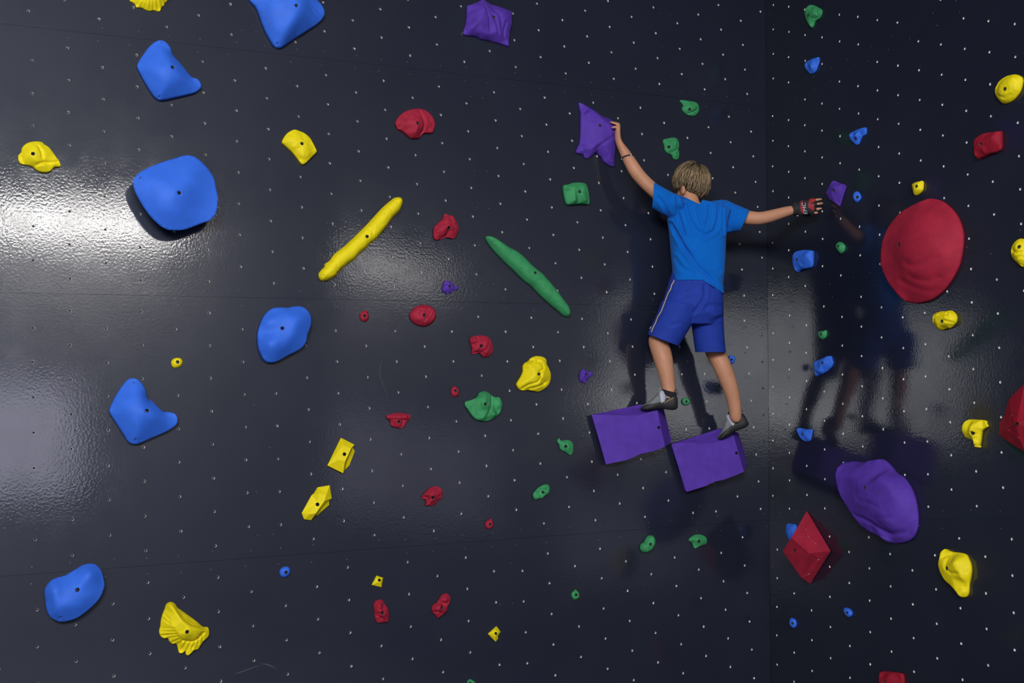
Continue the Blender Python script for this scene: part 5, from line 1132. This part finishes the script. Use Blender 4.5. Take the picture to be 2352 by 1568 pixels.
# ---- climbing shoes
def lerp(tab, a):
    xs, ys = zip(*tab); return float(np.interp(a, xs, ys))
SH_TOP = [(0, .058), (.04, .080), (.12, .087), (.25, .080), (.34, .096), (.45, .102), (.56, .082), (.70, .056), (.84, .035), (.94, .026), (1, .014)]
SH_HW = [(0, .010), (.03, .020), (.10, .0275), (.25, .030), (.45, .031), (.62, .037), (.76, .040), (.88, .035), (.95, .026), (.985, .016), (1, .006)]
SH_BOT = [(0, .012), (.05, .003), (.15, .000), (.3, .004), (.5, .008), (.7, .002), (.9, .000), (1, .004)]
SH_RAND = [(0, .072), (.06, .079), (.14, .078), (.25, .072), (.36, .055), (.45, .046), (.6, .039), (.75, .033), (.9, .026), (.97, .018), (1, .012)]
def shoe(heel, toe, label, text, scale=1.0, roll=0.0, patch=False):
    L = np.linalg.norm(toe - heel); ad = (toe - heel) / L
    up = unit(IMG_U - ad * (IMG_U @ ad)); sd = np.cross(ad, up)
    if sd @ CF > 0: sd = -sd                          # sd points to the camera
    up = unit(up + sd * roll); up = unit(up - ad * (up @ ad)); sd = unit(sd - up * (sd @ up) - ad * (sd @ ad))
    k = L / .195
    NA, NT = 34, 28
    def sec(a, th, off=0.0):
        hw, b, t = lerp(SH_HW, a) * k, lerp(SH_BOT, a) * k, lerp(SH_TOP, a) * k * scale
        c, s = math.cos(th), math.sin(th)
        x = hw * math.copysign(abs(c) ** .75, c); z = (b + t) / 2 + (t - b) / 2 * math.copysign(abs(s) ** .8, s)
        zr = (z - b) / max(t - b, 1e-6); x *= 1 - .38 * max(0, zr - .25) ** 1.2 * (1 if a > .3 else .5)
        n_ = np.array([c, s])
        return heel + ad * (a * L) + sd * (x + off * c) + up * (z + off * s)
    root = empty('climbing_shoe', tuple(heel)); root.parent = person; root.matrix_parent_inverse = Matrix.Translation(person.location).inverted()
    def put(nm, V, F, mt, smooth=True):
        o = bpy.data.meshes.new(nm); o.from_pydata([list(v_ - np.array(heel)) for v_ in V], [], [list(f_) for f_ in F]); o.materials.append(mt)
        if smooth: o.polygons.foreach_set('use_smooth', [True] * len(o.polygons))
        ob = bpy.data.objects.new(nm, o); COL.objects.link(ob); ob.parent = root
        fix_normals(ob); return ob
    As = [i / (NA - 1) for i in range(NA)]
    As = [.5 - .5 * math.cos(math.pi * a) for a in As]
    V = [sec(a, 2 * math.pi * j / NT) for a in As for j in range(NT)]
    F = [(i * NT + j, i * NT + (j + 1) % NT, (i + 1) * NT + (j + 1) % NT, (i + 1) * NT + j) for i in range(NA - 1) for j in range(NT)]
    F += [list(range(NT)), list(range((NA - 1) * NT, NA * NT))[::-1]]
    put('upper', V, F, M_UPPER)
    # rubber sole and rand : the part of every section below the rand line
    def th_at(a, z):
        b, t = lerp(SH_BOT, a) * k, lerp(SH_TOP, a) * k * scale
        q = (z - (b + t) / 2) / ((t - b) / 2); q = max(-1, min(1, q)); return math.asin(math.copysign(abs(q) ** (1 / .8), q))
    V, F = [], []; M_ = 22
    for a in As:
        t1 = th_at(a, lerp(SH_RAND, a) * k * min(1, scale * 1.0)); 
        for lay in (0, 1):
            for j in range(M_):
                th = t1 - (math.pi + 2 * t1) * j / (M_ - 1)
                V.append(sec(a, th, .0024 if lay == 0 else .0004))
    W_ = 2 * M_
    for i in range(NA - 1):
        for j in range(M_ - 1):
            F.append((i * W_ + j, i * W_ + j + 1, (i + 1) * W_ + j + 1, (i + 1) * W_ + j))
        for j in (0, M_ - 1):
            F.append((i * W_ + j, (i + 1) * W_ + j, (i + 1) * W_ + M_ + j, i * W_ + M_ + j))
    F.append(list(range(M_))); F.append([(NA - 1) * W_ + j for j in range(M_)])
    sole = put('rubber_sole', V, F, M_RUBBER)
    # strap over the instep
    V, F = [], []
    for q, a in enumerate((.34, .36, .42, .455, .475)):
        t1 = th_at(a, (lerp(SH_RAND, a) - .006) * k)
        for j in range(15):
            th = t1 + (math.pi - 2 * t1) * j / 14; V.append(sec(a + .02 * math.sin(th), th, .0030 if 0 < q < 4 else .0006))
    F = [(i * 15 + j, i * 15 + j + 1, (i + 1) * 15 + j + 1, (i + 1) * 15 + j) for i in range(4) for j in range(14)]
    put('strap', V, F, M_STRAP)
    # dark lining at the ankle opening
    V, F = [], []
    for q, (hh, rr) in enumerate(((.060, .028), (.080, .0345), (.101, .0365), (.1005, .0330), (.060, .022))):
        for j in range(20):
            t = 2 * math.pi * j / 20
            V.append(heel + ad * ((.215 + (rr * 1.02 * math.cos(t)) / .195) * L) + sd * rr * .86 * math.sin(t) * k + up * (hh * scale * k + .010 * k * math.cos(t)))
    F = [(i * 20 + j, i * 20 + (j + 1) % 20, (i + 1) * 20 + (j + 1) % 20, (i + 1) * 20 + j) for i in range(4) for j in range(20)]
    put('lining', V, F, M_LINING)
    # heel pull loop
    V, F = [], []; n = 18
    for j in range(n):
        t = math.pi * j / (n - 1)
        for o_, (dw, dr) in enumerate(((-.006, 0), (.006, 0), (.006, -.0022), (-.006, -.0022))):
            r1, r2 = .011 + dr, .034 + dr
            V.append(heel + ad * ((.045 * L) - r1 * math.cos(t)) + sd * (dw * .9 + .012) * k + up * ((.076 * scale) * k + r2 * math.sin(t)))
    F = [(j * 4 + q, j * 4 + (q + 1) % 4, (j + 1) * 4 + (q + 1) % 4, (j + 1) * 4 + q) for j in range(n - 1) for q in range(4)]
    loop = put('pull_loop', V, F, M_LINING)
    # front tab
    v, f = limb([heel + ad * (.40 * L) + up * .088 * k * scale, heel + ad * (.36 * L) + up * .112 * k * scale], [.006, .004], 10, flat=(sd, 1.6, .5)); put('tongue_tab', v, f, M_UPPER)
    return root, sole, loop, (heel, ad, up, sd, L, k)
def on_shoe(part):
    V = verts_of(part) ; root = part.parent; V = V + np.array(root.location)
    return BVHTree.FromPolygons([Vector(v_) for v_ in V], [tuple(p.vertices) for p in part.data.polygons])
def shoe_print(nm, part, s, p0_, p1_, h, mt, off=.0009):
    tr, wd = text_px(s, (0, 0), (1, 0), (0, 1))
    p0_, p1_ = np.array(p0_, float), np.array(p1_, float); ex = (p1_ - p0_) / wd; ey = np.array([ex[1], -ex[0]]); ey = ey / np.linalg.norm(ey) * h / .72
    if ey[1] > 0: ey = -ey
    P_ = [tuple(p0_ + ex * q[0] + ey * q[1]) for q in tr[0]]
    o = decal(nm, on_shoe(part), None, mt, None, off=off, tris=(P_, tr[1]))
    V = verts_of(o) - np.array(part.parent.location)
    o.data.vertices.foreach_set('co', V.ravel()); o.data.update(); o.parent = part.parent
    return o
rootL, soleL, loopL, fl = shoe(J(1556.5, 940.5, .163), J(1471.5, 941, .068), 'l', '', roll=.05)
shoe_print('brand_print', soleL, 'LA SPORTIVA', (1525, 926.5), (1547, 914.5), 2.3, M_YELLOWINK)
shoe_print('loop_print', loopL, 'SP', (1551.8, 903), (1550.5, 893), 2.6, M_YELLOWINK, off=.0006)
rootR, soleR, loopR, fr_ = shoe(J(1722, 976, .165), J(1651.5, 1012, .068), 'r', '', roll=-.10, scale=1.08)
shoe_print('loop_print', loopR, 'SP', (1705.5, 940), (1704, 931), 2.6, M_YELLOWINK, off=.0006)
o = decal('sole_mark', on_shoe(soleR), [(1684.5, 993), (1690, 990), (1695.5, 989.5), (1694, 992.5), (1688, 995)], M_YELLOWINK, None, off=.0009, step=.7)
V = verts_of(o) - np.array(rootR.location); o.data.vertices.foreach_set('co', V.ravel()); o.parent = rootR

# ---- hair : a cap of overlapping locks
hr = random.Random(11)
def hair_mat():
    mt = bpy.data.materials.new('sandy_hair'); mt.use_nodes = True; nt = mt.node_tree; b = nt.nodes['Principled BSDF']; L = nt.links.new
    at = nt.nodes.new('ShaderNodeVertexColor'); at.layer_name = 'lock'
    L(at.outputs['Color'], b.inputs['Base Color']); b.inputs['Roughness'].default_value = .5; b.inputs['Specular IOR Level'].default_value = .35
    return mt
M_HAIR = hair_mat()
CROWN = unit(HUP * .86 - FACE * .42 + HSIDE * 0.05)
def scalp(d, lift=0.0):
    """point of the scalp ellipsoid in direction d"""
    d = unit(d); a, b, c = d @ FACE / .090, d @ HSIDE / .076, d @ HUP / .097
    r = 1 / math.sqrt(a * a + b * b + c * c)
    return HEADC + HUP * .012 + d * (r + lift)
V, F, C = [], [], []
def add_lock(pts, wid, colr):
    n = len(pts); k = len(V)
    for i, p in enumerate(pts):
        out = unit(p - HEADC); d = unit(pts[min(i + 1, n - 1)] - pts[max(i - 1, 0)]); s = np.cross(d, out); s = unit(s)
        t = i / (n - 1); w = wid * (.55 + 1.0 * t) * (1 if t < .72 else max(.06, (1 - t) / .28))
        V.extend([p - s * w - out * .002, p + out * w * .55, p + s * w - out * .002, p - out * w * .5]); C.extend([colr] * 4)
    for i in range(n - 1):
        for q in range(4): F.append((k + i * 4 + q, k + i * 4 + (q + 1) % 4, k + (i + 1) * 4 + (q + 1) % 4, k + (i + 1) * 4 + q))
    F.append((k + 3, k + 2, k + 1, k)); e = k + (n - 1) * 4; F.append((e, e + 1, e + 2, e + 3))
# undercoat
cv, cf = [], []
for i in range(17):
    th = math.radians(118) * i / 16
    for j in range(28):
        ph = 2 * math.pi * j / 28
        t1 = unit(FACE - CROWN * (FACE @ CROWN)); t2 = np.cross(CROWN, t1)
        d = CROWN * math.cos(th) + (t1 * math.cos(ph) + t2 * math.sin(ph)) * math.sin(th)
        front = d @ FACE; low = d @ HUP
        lim = scalp(d, .004 if not (front > .55 and low < .25) else -.012)
        cv.append(lim)
for i in range(16):
    for j in range(28):
        cf.append((i * 28 + j, i * 28 + (j + 1) % 28, (i + 1) * 28 + (j + 1) % 28, (i + 1) * 28 + j))
k0 = len(V); V += cv; C += [(.055, .038, .022, 1)] * len(cv); F += [tuple(k0 + q for q in f_) for f_ in cf]
t1 = unit(FACE - CROWN * (FACE @ CROWN)); t2 = np.cross(CROWN, t1)
for _ in range(1100):
    u_ = hr.random(); th = math.radians(3 + 78 * u_ ** .75); ph = hr.uniform(0, 2 * math.pi)
    tt = t1 * math.cos(ph) + t2 * math.sin(ph)
    d0 = CROWN * math.cos(th) + tt * math.sin(th)
    if d0 @ FACE > .62 and d0 @ HUP < .35: continue
    if d0 @ HUP < -.62: continue
    ln = hr.uniform(.55, 1.0); swirl = hr.uniform(-.10, .28); lay = hr.uniform(.002, .020) * (1 - .3 * u_)
    pts = []
    for i in range(9):
        t = i / 8; a = th + ln * t; p_ = ph + swirl * t
        d = CROWN * math.cos(a) + (t1 * math.cos(p_) + t2 * math.sin(p_)) * math.sin(a)
        curl = .006 * math.sin(t * 5 + ph * 3) * t
        pts.append(scalp(d, .006 + lay * math.sin(math.pi * min(1, .15 + t * .8)) + curl + (.004 * t if a > 1.5 else 0)))
    b_ = hr.uniform(.5, 1.35); dk = .72 if th + ln > math.radians(98) else 1.0; rt = .62 if th < math.radians(26) else 1.0
    c_ = np.array([.245, .170, .092]) * b_ * dk * rt
    add_lock(pts, hr.uniform(.0022, .0060), (*c_, 1))
for _ in range(260):                                   # darker curls at the nape
    th = math.radians(hr.uniform(70, 104)); ph = hr.uniform(0, 2 * math.pi)
    d0 = CROWN * math.cos(th) + (t1 * math.cos(ph) + t2 * math.sin(ph)) * math.sin(th)
    if d0 @ FACE > .10 or d0 @ HUP < -.75: continue
    ln = hr.uniform(.20, .36); tw = hr.uniform(-.5, .5); pts = []
    for i in range(8):
        t = i / 7; a = th + ln * t; p_ = ph + tw * .4 * math.sin(t * 3)
        d = CROWN * math.cos(a) + (t1 * math.cos(p_) + t2 * math.sin(p_)) * math.sin(a)
        pts.append(scalp(d, .010 + .008 * math.sin(t * 4 + tw * 4)))
    add_lock(pts, hr.uniform(.003, .0058), (*(np.array([.165, .115, .072]) * hr.uniform(.5, 1.25)), 1))
hair = link('hair', V, F, M_HAIR, person, smooth=True); fix_normals(hair)
vc = hair.data.color_attributes.new('lock', 'FLOAT_COLOR', 'POINT')
vc.data.foreach_set('color', np.array(C, float).ravel())

# ---- raised lettering on the large blue hold
bb = [c for c in big_blue.children if c.name.startswith('hold_body')]
if bb:
    tgt = bb[0]; Vb = verts_of(tgt) + np.array(big_blue.location)
    bvb = BVHTree.FromPolygons([Vector(v_) for v_ in Vb], [tuple(p.vertices) for p in tgt.data.polygons])
    tr, wd = text_px('ROCK C', (0, 0), (1, 0), (0, 1))
    p0_, p1_ = np.array([598.5, 24.0]), np.array([624.0, 66.0]); ex = (p1_ - p0_) / wd; ey = np.array([ex[1], -ex[0]]); ey = ey / np.linalg.norm(ey) * 9 / .72
    o = decal('raised_letters', bvb, None, HOLD['blue_letter'], None, off=.0022, tris=([tuple(p0_ + ex * q[0] + ey * q[1]) for q in tr[0]], tr[1]))
    Vo = verts_of(o) - np.array(big_blue.location); o.data.vertices.foreach_set('co', Vo.ravel()); o.data.update(); o.parent = big_blue
